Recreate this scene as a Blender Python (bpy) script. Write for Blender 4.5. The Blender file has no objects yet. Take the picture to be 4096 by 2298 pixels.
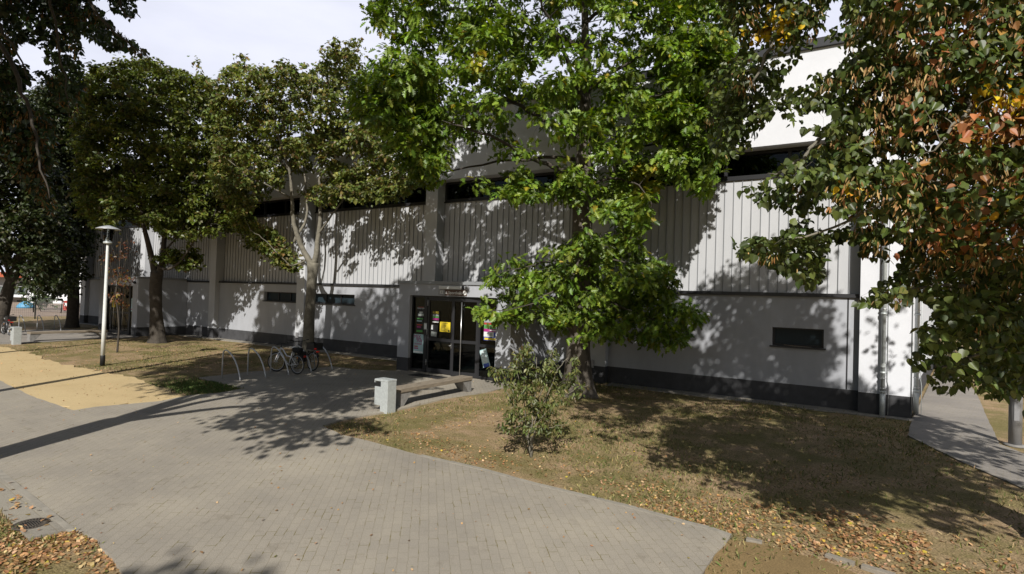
import bpy, bmesh, math, random
import numpy as np
from mathutils import Vector, Matrix
random.seed(7); RNG = np.random.default_rng(11)
scene = bpy.context.scene
C = scene.collection

# ------------------------------------------------------------------ camera
FPX, CX, CY, CAMH = 2250.0, 2048.0, 1149.0, 2.9           # measured on the 4096 x 2298 photograph
def _rot():
    roll, x1, y1 = .032, -1576.0, 1074.0
    hy = lambda x: y1 + roll * (x - x1)
    a = np.array([x1 - CX, hy(x1) - CY, FPX]); a /= np.linalg.norm(a)
    d = np.cross([0, hy(CX) - CY, FPX], [1000, hy(CX + 1000) - CY, FPX]); d = d / np.linalg.norm(d)
    if d[1] < 0: d = -d
    X = -a; Z = -d
    return np.stack([X, np.cross(Z, X), Z])
ROT = _rot()
CAM = np.array([0, 0, CAMH])
cam_data = bpy.data.cameras.new('camera'); cam = bpy.data.objects.new('camera', cam_data); C.objects.link(cam)
cam_data.lens = FPX / 4096 * 36; cam_data.sensor_width = 36; cam_data.clip_start = .05; cam_data.clip_end = 3000
m = np.eye(4); m[:3, 0] = ROT @ [1, 0, 0]; m[:3, 1] = ROT @ [0, -1, 0]; m[:3, 2] = ROT @ [0, 0, -1]; m[:3, 3] = CAM
cam.matrix_world = Matrix(m.tolist())
scene.camera = cam

# ------------------------------------------------------------------ light
SUN_EL = math.radians(37)
SUN_TRAVEL = Vector((-.48 * math.cos(SUN_EL), .877 * math.cos(SUN_EL), -math.sin(SUN_EL)))
world = bpy.data.worlds.new('World'); scene.world = world; world.use_nodes = True
nt = world.node_tree; nt.nodes.clear()
wo = nt.nodes.new('ShaderNodeOutputWorld'); bg = nt.nodes.new('ShaderNodeBackground')
sky = nt.nodes.new('ShaderNodeTexSky'); sky.sky_type = 'NISHITA'; sky.sun_disc = False
sky.sun_elevation = SUN_EL; sky.sun_rotation = math.atan2(.48, -.877); sky.dust_density = 1.5
tc = nt.nodes.new('ShaderNodeTexCoord'); mp = nt.nodes.new('ShaderNodeMapping'); mp.inputs['Scale'].default_value = (1.0, 1.0, 3.5)
nz = nt.nodes.new('ShaderNodeTexNoise'); nz.inputs['Scale'].default_value = 2.2; nz.inputs['Detail'].default_value = 6; nz.inputs['Roughness'].default_value = .55
rp = nt.nodes.new('ShaderNodeValToRGB'); rp.color_ramp.elements[0].position = .28; rp.color_ramp.elements[0].color = (.72, .72, .72, 1)
rp.color_ramp.elements[1].position = .66; rp.color_ramp.elements[1].color = (.97, .97, .97, 1)
mx = nt.nodes.new('ShaderNodeMixRGB'); mx.inputs['Color2'].default_value = (17.0, 17.4, 20.0, 1)
L = nt.links.new
L(tc.outputs['Generated'], mp.inputs['Vector']); L(mp.outputs['Vector'], nz.inputs['Vector']); L(nz.outputs['Fac'], rp.inputs['Fac'])
vd = nt.nodes.new('ShaderNodeVectorMath'); vd.operation = 'DOT_PRODUCT'; vd.inputs[1].default_value = (-.60, .80, 0.0); L(tc.outputs['Generated'], vd.inputs[0])
mr_ = nt.nodes.new('ShaderNodeMapRange'); mr_.interpolation_type = 'SMOOTHSTEP'; mr_.inputs['From Min'].default_value = .2; mr_.inputs['From Max'].default_value = .75; mr_.inputs['To Min'].default_value = .03; L(vd.outputs['Value'], mr_.inputs['Value'])
ml_ = nt.nodes.new('ShaderNodeMath'); ml_.operation = 'MULTIPLY'; L(rp.outputs['Color'], ml_.inputs[0]); L(mr_.outputs['Result'], ml_.inputs[1])
L(ml_.outputs[0], mx.inputs['Fac']); L(sky.outputs['Color'], mx.inputs['Color1']); L(mx.outputs['Color'], bg.inputs['Color'])
bg.inputs['Strength'].default_value = .05; L(bg.outputs['Background'], wo.inputs['Surface'])
sd = bpy.data.lights.new('sun', 'SUN'); sd.energy = 5.0; sd.angle = math.radians(.53); sd.color = (1, .965, .91)
so = bpy.data.objects.new('sun', sd); C.objects.link(so); so.location = (20, -30, 40)
so.rotation_euler = SUN_TRAVEL.to_track_quat('-Z', 'Y').to_euler()
scene.view_settings.view_transform = 'Standard'; scene.view_settings.look = 'None'
scene.view_settings.exposure = 0.15; scene.view_settings.gamma = 1.0
scene.cycles.max_bounces = 6; scene.cycles.diffuse_bounces = 1; scene.cycles.transparent_max_bounces = 8

# ------------------------------------------------------------------ pixel -> point (px in a 2576-wide view of the photograph)
S = 4096 / 2576
def ray(px, py): return ROT @ np.array([px * S - CX, py * S - CY, FPX])
def G(px, py, z=0.0):
    r = ray(px, py); return CAM + r * ((z - CAMH) / r[2])
def AY(px, py, Y):
    r = ray(px, py); return CAM + r * (Y / r[1])
def AD(px, py, depth): return CAM + ray(px, py) / FPX * depth
def depth_of(p): return float((ROT.T @ (np.asarray(p, float) - CAM))[2])
def PROJ(P):
    c = (np.atleast_2d(P) - CAM) @ ROT
    z = np.where(np.abs(c[:, 2]) < 1e-3, 1e-3, c[:, 2])
    return (CX + FPX * c[:, 0] / z) / S, (CY + FPX * c[:, 1] / z) / S, c[:, 2]

# ------------------------------------------------------------------ object helpers
def tag(o, label=None, cat=None, group=None, kind=None):
    for k, v in (('label', label), ('category', cat), ('group', group), ('kind', kind)):
        if v: o[k] = v
    return o
def empty(name, loc, rz=0, **kw):
    o = bpy.data.objects.new(name, None); C.objects.link(o); o.location = Vector([float(v) for v in loc]); o.rotation_euler = (0, 0, rz)
    o.empty_display_size = .2
    return tag(o, **kw)
def link(name, me, mat, parent=None, local=False, **kw):
    """one mesh object; world-space vertices unless local=True (then the mesh lives in its parent's space)"""
    for mm in (mat if isinstance(mat, (list, tuple)) else [mat]): me.materials.append(mm)
    o = bpy.data.objects.new(name, me); C.objects.link(o)
    if parent is not None:
        o.parent = parent
        if not local:
            mw = Matrix.Identity(4); q = parent; chain = []
            while q is not None: chain.append(q); q = q.parent
            for q in reversed(chain): mw = mw @ (Matrix.Translation(q.location) @ q.rotation_euler.to_matrix().to_4x4())
            me.transform(mw.inverted())
    return tag(o, **kw)
class MB:
    """collects boxes, tubes, lathes and polygons into one mesh"""
    def __init__(s): s.bm = bmesh.new(); s.mi = 0
    def _f(s, vs, smooth=False):
        try: f = s.bm.faces.new(vs)
        except ValueError: return None
        f.material_index = s.mi; f.smooth = smooth; return f
    def box(s, x0, x1, y0, y1, z0, z1, bev=0.0, M=None):
        vs = [s.bm.verts.new((x, y, z)) for z in (z0, z1) for y in (y0, y1) for x in (x0, x1)]
        fs = [s._f([vs[i] for i in q]) for q in ((0, 2, 3, 1), (4, 5, 7, 6), (0, 1, 5, 4), (1, 3, 7, 5), (3, 2, 6, 7), (2, 0, 4, 6))]
        if bev > 0:
            es = list({e for f in fs for e in f.edges})
            r = bmesh.ops.bevel(s.bm, geom=es, offset=bev, segments=2, affect='EDGES', profile=.6)
            for f in r['faces']: f.material_index = s.mi
            vs = list({v for f in fs if f.is_valid for v in f.verts} | set(r['verts']))
        if M is not None: bmesh.ops.transform(s.bm, matrix=M, verts=[v for v in vs if v.is_valid])
        return s
    def tube(s, pts, rad, n=8, cap=True):
        pts = [Vector([float(c) for c in p]) for p in pts]
        rad = [rad] * len(pts) if not isinstance(rad, (list, tuple)) else list(rad)
        rings = []; t0 = None; u = None
        for i, p in enumerate(pts):
            t = (pts[min(i + 1, len(pts) - 1)] - pts[max(i - 1, 0)])
            t = t.normalized() if t.length > 1e-9 else Vector((0, 0, 1))
            if u is None: u = t.orthogonal().normalized()
            else:
                u = u - t * u.dot(t); u = u.normalized() if u.length > 1e-6 else t.orthogonal().normalized()
            w = t.cross(u)
            rings.append([s.bm.verts.new(p + (u * math.cos(2 * math.pi * k / n) + w * math.sin(2 * math.pi * k / n)) * rad[i]) for k in range(n)])
        for a, b in zip(rings, rings[1:]):
            for k in range(n): s._f([a[k], a[(k + 1) % n], b[(k + 1) % n], b[k]], True)
        if cap: s._f(rings[0][::-1]); s._f(rings[-1])
        return s
    def ring(s, c, ax, R, r, n=32, k=8):
        c = Vector(c); ax = Vector(ax).normalized(); u = ax.orthogonal().normalized(); w = ax.cross(u); rs = []
        for i in range(n):
            a = 2 * math.pi * i / n; d = u * math.cos(a) + w * math.sin(a)
            rs.append([s.bm.verts.new(c + d * (R + r * math.cos(2 * math.pi * j / k)) + ax * r * math.sin(2 * math.pi * j / k)) for j in range(k)])
        for i in range(n):
            a, b = rs[i], rs[(i + 1) % n]
            for j in range(k): s._f([a[j], b[j], b[(j + 1) % k], a[(j + 1) % k]], True)
        return s
    def lathe(s, c, prof, n=24):
        c = Vector(c); rs = []
        for r, z in prof: rs.append([s.bm.verts.new(c + Vector((r * math.cos(2 * math.pi * i / n), r * math.sin(2 * math.pi * i / n), z))) for i in range(n)])
        for a, b in zip(rs, rs[1:]):
            for i in range(n): s._f([a[i], a[(i + 1) % n], b[(i + 1) % n], b[i]], True)
        s._f(rs[0][::-1]); s._f(rs[-1]); return s
    def poly(s, pts, z0=None):
        vs = [s.bm.verts.new((float(p[0]), float(p[1]), float(p[2]) if z0 is None else z0)) for p in pts]
        return s._f(vs)
    def prism(s, pts, z0, z1):
        a = [s.bm.verts.new((float(p[0]), float(p[1]), z0)) for p in pts]; b = [s.bm.verts.new((float(p[0]), float(p[1]), z1)) for p in pts]
        s._f(a[::-1]); s._f(b); n = len(a)
        for i in range(n): s._f([a[i], a[(i + 1) % n], b[(i + 1) % n], b[i]])
        return s
    def build(s, name, mat, parent=None, **kw):
        bmesh.ops.recalc_face_normals(s.bm, faces=s.bm.faces)
        me = bpy.data.meshes.new(name); s.bm.to_mesh(me); s.bm.free()
        return link(name, me, mat, parent, **kw)
def kids(o): return list(o.children)
def copy_tree(o, parent=None):
    c = o.copy(); C.objects.link(c)
    if parent is not None: c.parent = parent
    for ch in kids(o): copy_tree(ch, c)
    return c

# ------------------------------------------------------------------ materials
def mat(name, col, rough=.7, metal=0.0, noise=None, bump=None, spec=None):
    m = bpy.data.materials.new(name); m.use_nodes = True; t = m.node_tree; b = t.nodes['Principled BSDF']
    b.inputs['Base Color'].default_value = (*col, 1); b.inputs['Roughness'].default_value = rough; b.inputs['Metallic'].default_value = metal
    if spec is not None: b.inputs['Specular IOR Level'].default_value = spec
    tcn = t.nodes.new('ShaderNodeTexCoord')
    if noise:
        sc, amt = noise[0], noise[1]
        n1 = t.nodes.new('ShaderNodeTexNoise'); n1.inputs['Scale'].default_value = sc; n1.inputs['Detail'].default_value = 8; n1.inputs['Roughness'].default_value = .65
        mpn = t.nodes.new('ShaderNodeMapping'); mpn.inputs['Scale'].default_value = noise[2] if len(noise) > 2 else (1, 1, 1)
        t.links.new(tcn.outputs['Object'], mpn.inputs['Vector']); t.links.new(mpn.outputs['Vector'], n1.inputs['Vector'])
        r = t.nodes.new('ShaderNodeValToRGB'); r.color_ramp.elements[0].position = .3; r.color_ramp.elements[1].position = .7
        r.color_ramp.elements[0].color = (*[c * (1 - amt) for c in col], 1); r.color_ramp.elements[1].color = (*[min(1, c * (1 + amt)) for c in col], 1)
        t.links.new(n1.outputs['Fac'], r.inputs['Fac']); t.links.new(r.outputs['Color'], b.inputs['Base Color'])
    if bump:
        n2 = t.nodes.new('ShaderNodeTexNoise'); n2.inputs['Scale'].default_value = bump[0]; n2.inputs['Detail'].default_value = 5
        mpb = t.nodes.new('ShaderNodeMapping'); mpb.inputs['Scale'].default_value = bump[2] if len(bump) > 2 else (1, 1, 1)
        t.links.new(tcn.outputs['Object'], mpb.inputs['Vector']); t.links.new(mpb.outputs['Vector'], n2.inputs['Vector'])
        bp = t.nodes.new('ShaderNodeBump'); bp.inputs['Strength'].default_value = bump[1]; bp.inputs['Distance'].default_value = .02
        t.links.new(n2.outputs['Fac'], bp.inputs['Height']); t.links.new(bp.outputs['Normal'], b.inputs['Normal'])
    return m
def leaf_mat(name, rough=.45, trans=.3):
    m = bpy.data.materials.new(name); m.use_nodes = True; t = m.node_tree; b = t.nodes['Principled BSDF']; o = t.nodes['Material Output']
    at = t.nodes.new('ShaderNodeAttribute'); at.attribute_name = 'col'
    b.inputs['Roughness'].default_value = rough; t.links.new(at.outputs['Color'], b.inputs['Base Color'])
    tr = t.nodes.new('ShaderNodeBsdfTranslucent'); hs = t.nodes.new('ShaderNodeHueSaturation'); hs.inputs['Saturation'].default_value = 1.15; hs.inputs['Value'].default_value = 1.3
    t.links.new(at.outputs['Color'], hs.inputs['Color']); t.links.new(hs.outputs['Color'], tr.inputs['Color'])
    ms = t.nodes.new('ShaderNodeMixShader'); ms.inputs[0].default_value = trans
    t.links.new(b.outputs[0], ms.inputs[1]); t.links.new(tr.outputs[0], ms.inputs[2]); t.links.new(ms.outputs[0], o.inputs['Surface'])
    return m
def glass_mat(name, tint=(.38, .44, .45), see=.55):
    m = bpy.data.materials.new(name); m.use_nodes = True; t = m.node_tree; o = t.nodes['Material Output']; t.nodes.remove(t.nodes['Principled BSDF'])
    tr = t.nodes.new('ShaderNodeBsdfTransparent'); tr.inputs['Color'].default_value = (*tint, 1)
    gl = t.nodes.new('ShaderNodeBsdfGlossy'); gl.inputs['Roughness'].default_value = .02
    fr = t.nodes.new('ShaderNodeFresnel'); fr.inputs['IOR'].default_value = 1.36
    ms = t.nodes.new('ShaderNodeMixShader'); t.links.new(fr.outputs[0], ms.inputs[0]); t.links.new(tr.outputs[0], ms.inputs[1]); t.links.new(gl.outputs[0], ms.inputs[2])
    t.links.new(ms.outputs[0], o.inputs['Surface']); return m
M = dict(
    white=mat('white_render', (.66, .67, .70), .85, noise=(1.3, .05), bump=(160, .12)),
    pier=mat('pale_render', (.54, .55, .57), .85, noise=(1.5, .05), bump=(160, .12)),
    lower=mat('grey_render', (.375, .385, .41), .85, noise=(1.1, .11, (1, 1, .35)), bump=(160, .15)),
    plinth=mat('dark_plinth_render', (.055, .055, .058), .8, noise=(2.5, .25), bump=(90, .15)),
    clad=mat('pale_metal_cladding', (.49, .495, .505), .55, noise=(2.2, .05, (1, 1, .25))),
    seam=mat('grey_standing_seam', (.25, .26, .27), .5),
    dark=mat('dark_anodised_metal', (.018, .018, .02), .45),
    trim=mat('dark_flashing', (.03, .03, .033), .4),
    glass=glass_mat('window_glass'),
    inside=mat('dark_interior', (.014, .016, .017), .8),
    infloor=mat('interior_floor', (.10, .095, .085), .5),
    zinc=mat('galvanised_steel', (.50, .53, .52), .45, .3, noise=(14, .14)),
    lamp_paint=mat('pale_lamp_paint', (.70, .72, .70), .45, .1, noise=(14, .1)),
    frosted=mat('dark_frosted_glass', (.022, .034, .042), .3, spec=.15),
    steel=mat('brushed_steel', (.6, .6, .6), .3, .9),
    hoop=mat('galvanised_tube', (.52, .53, .54), .4, .4, noise=(30, .15)),
    grey_paint=mat('grey_mast_paint', (.30, .30, .31), .45, .3, noise=(6, .06)),
    concrete=mat('weathered_concrete', (.22, .21, .195), .9, noise=(9, .25), bump=(60, .3)),
    timber=mat('weathered_timber', (.23, .19, .14), .85, noise=(7, .3, (6, .5, 6)), bump=(30, .5, (6, .5, 6))),
    bark=mat('grey_brown_bark', (.10, .085, .068), .95, noise=(7, .45, (1, 1, .25)), bump=(11, 1.0, (1, 1, .2))),
    palebark=mat('pale_grey_bark', (.165, .15, .115), .95, noise=(5, .4), bump=(16, .8, (1, 1, .5))),
    darkbark=mat('dark_bark', (.055, .046, .036), .95, noise=(6, .4), bump=(14, .9, (1, 1, .3))),
    leaf=leaf_mat('leaf'), bract=leaf_mat('dry_leaf', .7, .25), grass=leaf_mat('grass_blade', .7, .2),
    rubber=mat('black_rubber', (.012, .012, .012), .7), black=mat('black_plastic', (.012, .012, .013), .5),
    bikewhite=mat('white_bike_paint', (.75, .76, .78), .3), bikeblack=mat('black_bike_paint', (.012, .012, .014), .3),
    chrome=mat('wheel_rim_metal', (.55, .55, .56), .3, .8), red=mat('red_reflector', (.55, .02, .012), .3), amber=mat('amber_reflector', (.8, .25, .02), .3),
    bag=mat('black_fabric', (.014, .014, .015), .9), mat_=mat('dark_doormat', (.012, .011, .011), .95, bump=(200, .5)),
    iron=mat('cast_iron', (.085, .07, .055), .75, .3, noise=(20, .3)), hole=mat('hole_shade_black', (.004, .004, .004), .9),  # hole: near-black that stands for the shade inside openings
    kerb=mat('grey_kerb_concrete', (.25, .22, .175), .9, noise=(8, .2), bump=(80, .3)),
    redpaint=mat('red_plastic', (.40, .035, .02), .5), roofred=mat('orange_roof_tile', (.38, .09, .04), .8, noise=(3, .2)),
    farwhite=mat('bright_white_facade', (.82, .82, .83), .8), farpink=mat('pale_facade', (.55, .5, .47), .8), fence=mat('dark_green_fence', (.012, .016, .012), .5),
    bluetarp=mat('blue_tarpaulin', (.10, .30, .48), .5), brown=mat('brown_sign', (.10, .055, .04), .5), signwhite=mat('white_lettering', (.85, .85, .82), .5),
    lampglass=glass_mat('lamp_glass', (.85, .87, .87)), diffuser=mat('pale_lamp_cover', (.62, .63, .62), .4),
    yellow=mat('yellow_paper', (.72, .55, .03), .6), paper=mat('white_paper', (.72, .74, .74), .6), pgreen=mat('green_print', (.09, .33, .08), .6), pmag=mat('magenta_print', (.38, .03, .2), .6),
    pblue=mat('blue_print', (.04, .08, .38), .6), pred=mat('red_print', (.42, .06, .03), .6), pblack=mat('black_print', (.02, .02, .02), .6), pteal=mat('pale_teal_print', (.42, .60, .62), .6), pyel=mat('yellow_print', (.75, .58, .05), .6), pgrey=mat('grey_print', (.35, .38, .36), .6),
)
# ---- ground materials
def ground_mat(name, cols, scales=(.35, 2.6, 45), bumpy=.4, fine=.22):
    """three soil and grass colours mixed by large and small noise; everything in world metres"""
    m = bpy.data.materials.new(name); m.use_nodes = True; t = m.node_tree; b = t.nodes['Principled BSDF']; b.inputs['Roughness'].default_value = .95; b.inputs['Specular IOR Level'].default_value = .1
    tcn = t.nodes.new('ShaderNodeTexCoord'); nn = []
    for s_, d_ in zip(scales, (5, 8, 6)):
        n = t.nodes.new('ShaderNodeTexNoise'); n.inputs['Scale'].default_value = s_; n.inputs['Detail'].default_value = d_; n.inputs['Roughness'].default_value = .62
        t.links.new(tcn.outputs['Object'], n.inputs['Vector']); nn.append(n)
    r1 = t.nodes.new('ShaderNodeValToRGB'); r1.color_ramp.elements[0].position = .40; r1.color_ramp.elements[1].position = .60
    t.links.new(nn[0].outputs['Fac'], r1.inputs['Fac'])
    r2 = t.nodes.new('ShaderNodeValToRGB'); r2.color_ramp.elements[0].position = .36; r2.color_ramp.elements[1].position = .66
    t.links.new(nn[1].outputs['Fac'], r2.inputs['Fac'])
    m1 = t.nodes.new('ShaderNodeMixRGB'); m1.inputs[1].default_value = (*cols[0], 1); m1.inputs[2].default_value = (*cols[1], 1); t.links.new(r2.outputs['Color'], m1.inputs[0])
    m2 = t.nodes.new('ShaderNodeMixRGB'); m2.inputs[2].default_value = (*cols[2], 1); t.links.new(m1.outputs['Color'], m2.inputs[1])
    mu = t.nodes.new('ShaderNodeMath'); mu.operation = 'MULTIPLY'; mu.inputs[1].default_value = .75; t.links.new(r1.outputs['Color'], mu.inputs[0]); t.links.new(mu.outputs[0], m2.inputs[0])
    r3 = t.nodes.new('ShaderNodeValToRGB'); r3.color_ramp.elements[0].position = .3; r3.color_ramp.elements[1].position = .72
    r3.color_ramp.elements[0].color = (1 - fine * 2, 1 - fine * 2, 1 - fine * 2, 1); r3.color_ramp.elements[1].color = (1 + fine, 1 + fine, 1 + fine, 1); t.links.new(nn[2].outputs['Fac'], r3.inputs['Fac'])
    m3 = t.nodes.new('ShaderNodeMixRGB'); m3.blend_type = 'MULTIPLY'; m3.inputs[0].default_value = 1; t.links.new(m2.outputs['Color'], m3.inputs[1]); t.links.new(r3.outputs['Color'], m3.inputs[2])
    t.links.new(m3.outputs['Color'], b.inputs['Base Color'])
    bp = t.nodes.new('ShaderNodeBump'); bp.inputs['Strength'].default_value = bumpy; bp.inputs['Distance'].default_value = .03; t.links.new(nn[2].outputs['Fac'], bp.inputs['Height']); t.links.new(bp.outputs['Normal'], b.inputs['Normal'])
    return m
def paving_mat(name, ang, bw=.20, bh=.10, c1=(.350, .316, .264), c2=(.326, .296, .25), joint=(.29, .258, .205), moss=(.18, .15, .06), mortar=.005, zig=.0):
    m = bpy.data.materials.new(name); m.use_nodes = True; t = m.node_tree; b = t.nodes['Principled BSDF']; b.inputs['Roughness'].default_value = .88; b.inputs['Specular IOR Level'].default_value = .2
    N = t.nodes.new; K = t.links.new
    tcn = N('ShaderNodeTexCoord'); mpn = N('ShaderNodeMapping'); mpn.inputs['Rotation'].default_value = (0, 0, ang); K(tcn.outputs['Object'], mpn.inputs['Vector'])
    vec = mpn.outputs['Vector']
    if zig:
        wv = N('ShaderNodeTexWave'); wv.bands_direction = 'X'; wv.wave_profile = 'SAW'; wv.inputs['Scale'].default_value = 1 / bw / 3.1; K(vec, wv.inputs['Vector'])
        nd = N('ShaderNodeTexNoise'); nd.inputs['Scale'].default_value = 9; K(vec, nd.inputs['Vector'])
        ml = N('ShaderNodeVectorMath'); ml.operation = 'SCALE'; ml.inputs['Scale'].default_value = zig; K(nd.outputs['Color'], ml.inputs[0])
        ad = N('ShaderNodeVectorMath'); K(vec, ad.inputs[0]); K(ml.outputs[0], ad.inputs[1]); vec = ad.outputs[0]
    br = N('ShaderNodeTexBrick'); br.inputs['Scale'].default_value = 1; br.inputs['Brick Width'].default_value = bw; br.inputs['Row Height'].default_value = bh; br.inputs['Mortar Size'].default_value = mortar; br.inputs['Mortar Smooth'].default_value = .3
    br.inputs['Color1'].default_value = (*c1, 1); br.inputs['Color2'].default_value = (*c2, 1); br.inputs['Bias'].default_value = -.1; K(vec, br.inputs['Vector'])
    n1 = N('ShaderNodeTexNoise'); n1.inputs['Scale'].default_value = .55; n1.inputs['Detail'].default_value = 6; K(tcn.outputs['Object'], n1.inputs['Vector'])
    n4 = N('ShaderNodeTexNoise'); n4.inputs['Scale'].default_value = 3.5; n4.inputs['Detail'].default_value = 3; K(tcn.outputs['Object'], n4.inputs['Vector'])
    r4 = N('ShaderNodeValToRGB'); r4.color_ramp.elements[0].position = .55; r4.color_ramp.elements[1].position = .63; K(n4.outputs['Fac'], r4.inputs['Fac'])
    mj = N('ShaderNodeMixRGB'); mj.inputs[1].default_value = (*joint, 1); mj.inputs[2].default_value = (*moss, 1); K(r4.outputs['Color'], mj.inputs[0]); K(mj.outputs['Color'], br.inputs['Mortar'])
    n2 = N('ShaderNodeTexNoise'); n2.inputs['Scale'].default_value = 90; n2.inputs['Detail'].default_value = 4; K(tcn.outputs['Object'], n2.inputs['Vector'])
    r1 = N('ShaderNodeValToRGB'); r1.color_ramp.elements[0].position = .3; r1.color_ramp.elements[1].position = .72; r1.color_ramp.elements[0].color = (.80, .80, .81, 1); r1.color_ramp.elements[1].color = (1.12, 1.11, 1.07, 1); K(n1.outputs['Fac'], r1.inputs['Fac'])
    r2 = N('ShaderNodeValToRGB'); r2.color_ramp.elements[0].position = .3; r2.color_ramp.elements[1].position = .75; r2.color_ramp.elements[0].color = (.74, .74, .74, 1); r2.color_ramp.elements[1].color = (1.22, 1.21, 1.18, 1); K(n2.outputs['Fac'], r2.inputs['Fac'])
    ma = N('ShaderNodeMixRGB'); ma.blend_type = 'MULTIPLY'; ma.inputs[0].default_value = 1; K(br.outputs['Color'], ma.inputs[1]); K(r1.outputs['Color'], ma.inputs[2])
    mb = N('ShaderNodeMixRGB'); mb.blend_type = 'MULTIPLY'; mb.inputs[0].default_value = 1; K(ma.outputs['Color'], mb.inputs[1]); K(r2.outputs['Color'], mb.inputs[2])
    n5 = N('ShaderNodeTexNoise'); n5.inputs['Scale'].default_value = 2.3; n5.inputs['Detail'].default_value = 9; n5.inputs['Roughness'].default_value = .7; K(tcn.outputs['Object'], n5.inputs['Vector'])
    r5 = N('ShaderNodeValToRGB'); r5.color_ramp.elements[0].position = .27; r5.color_ramp.elements[1].position = .42; r5.color_ramp.elements[0].color = (.72, .70, .67, 1); r5.color_ramp.elements[1].color = (1, 1, 1, 1); K(n5.outputs['Fac'], r5.inputs['Fac'])
    mc_ = N('ShaderNodeMixRGB'); mc_.blend_type = 'MULTIPLY'; mc_.inputs[0].default_value = 1; K(mb.outputs['Color'], mc_.inputs[1]); K(r5.outputs['Color'], mc_.inputs[2])
    K(mc_.outputs['Color'], b.inputs['Base Color'])
    sb = N('ShaderNodeMath'); sb.operation = 'MULTIPLY_ADD'; sb.inputs[1].default_value = -1.0; K(br.outputs['Fac'], sb.inputs[0]); K(n2.outputs['Fac'], sb.inputs[2])
    bp = N('ShaderNodeBump'); bp.inputs['Strength'].default_value = .35; bp.inputs['Distance'].default_value = .008; K(sb.outputs[0], bp.inputs['Height']); K(bp.outputs['Normal'], b.inputs['Normal'])
    return m

# ================================================================== THE GROUND
def P2(*pts): return [G(x, y) for x, y in pts]
def resample(pts, step=.35, jit=0.0):
    out = []; n = len(pts)
    for i in range(n):
        a, b = np.array(pts[i][:2]), np.array(pts[(i + 1) % n][:2]); k = max(1, int(np.linalg.norm(b - a) / step))
        for j in range(k):
            p = a + (b - a) * j / k
            if jit and j: p = p + RNG.normal(0, jit, 2)
            out.append((p[0], p[1], 0))
    return out
_e0, _e1 = G(0, 1183), G(189, 1335); KANG = math.atan2(_e1[1] - _e0[1], _e1[0] - _e0[0])
MG = dict(lawn=ground_mat('dry_lawn', ((.46, .32, .20), (.34, .25, .13), (.17, .16, .052)), (.75, 3.2, 38), .7, .34),
          sand=ground_mat('yellow_sand', ((.56, .425, .23), (.51, .385, .205), (.59, .455, .25)), (.3, 1.4, 70), .25, .12),
          gravel=ground_mat('brown_gravel', ((.30, .21, .10), (.26, .18, .085), (.22, .155, .075)), (.5, 2.5, 60), .4, .2),
          court=ground_mat('bare_earth', ((.30, .235, .19), (.27, .21, .165), (.33, .26, .2)), (.3, 1.4, 20), .3, .12),
          pave=paving_mat('grey_block_paving', -KANG + math.radians(45), .225, .1125, zig=.03),
          path=paving_mat('grey_path_paving', .18, .2, .1, (.30, .275, .25), (.27, .25, .23), zig=.0),
          slab=paving_mat('large_concrete_slabs', -KANG, 1.0, .55, (.31, .285, .24), (.29, .265, .225), mortar=.008),
          strip=mat('pale_concrete_strip', (.28, .255, .21), .9, noise=(5, .2), bump=(60, .3)))
def sheet(name, pts, z, m, jit=0.0, step=.35):
    b = MB(); q = resample(pts, step, jit)
    return b.prism(q, z - .05, z).build(name, m, kind='structure')
_gx = np.concatenate([[-1500, -400, -140, -80], np.arange(-60, -24, 1.0), np.arange(-24, 7, .3), [8, 11, 16, 30, 60, 140, 400, 1500]])
_gy = np.concatenate([[-1500, -300, -60, -20, -8, -3], np.arange(0, 18.4, .3), [19.2, 21, 25, 32, 45, 70, 130, 400, 1500]])
def ground_z(x, y):
    return -.022 + .010 * np.sin(x * 1.7 + 1.3 * np.sin(y * .9)) * np.cos(y * 1.4 + .4) + .006 * np.sin(x * 4.3 + y * 2.9)
def ground_mesh():
    X, Y = np.meshgrid(_gx, _gy); Z = ground_z(X, Y); n, w = len(_gy), len(_gx)
    me = bpy.data.meshes.new('ground')
    me.from_pydata(np.stack([X, Y, Z], -1).reshape(-1, 3).tolist(), [], [[j * w + i, j * w + i + 1, (j + 1) * w + i + 1, (j + 1) * w + i] for j in range(n - 1) for i in range(w - 1)])
    for p in me.polygons: p.use_smooth = True
    return me
link('ground', ground_mesh(), MG['lawn'], kind='structure')
PAVE = P2((1837, 1350), (1783, 1330), (1717, 1314), (1583, 1277), (1358, 1222), (1208, 1182), (1058, 1147), (923, 1110), (858, 1095), (812, 1073), (858, 1058), (993, 1033), (1118, 1004), (1225, 987)) \
    + [np.array([-9.6, 15.3, 0]), np.array([-9.6, 16.3, 0]), np.array([-15.0, 16.3, 0])] \
    + P2((994, 934), (906, 931), (836, 923), (797, 927), (700, 932), (629, 936), (560, 945), (500, 951), (556, 966), (618, 978), (550, 990), (470, 997), (400, 1011), (240, 1025), (185, 1034), (125, 1014), (60, 989), (0, 959), (-160, 902), (-160, 1042), (0, 1183), (189, 1335), (245, 1360), (280, 1400), (307, 1442), (345, 1510), (700, 1900), (1500, 1900), (1765, 1447))
sheet('block_paving', PAVE, .012, MG['pave'], .012, .25)
_eg = resample(P2((1837, 1350), (1783, 1330), (1717, 1314), (1583, 1277), (1358, 1222), (1208, 1182), (1058, 1147), (923, 1110), (858, 1095), (812, 1073)), 1.0)
_ep = P2((1837, 1350), (1783, 1330), (1717, 1314), (1583, 1277), (1358, 1222), (1208, 1182), (1058, 1147))
b = MB()
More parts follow.
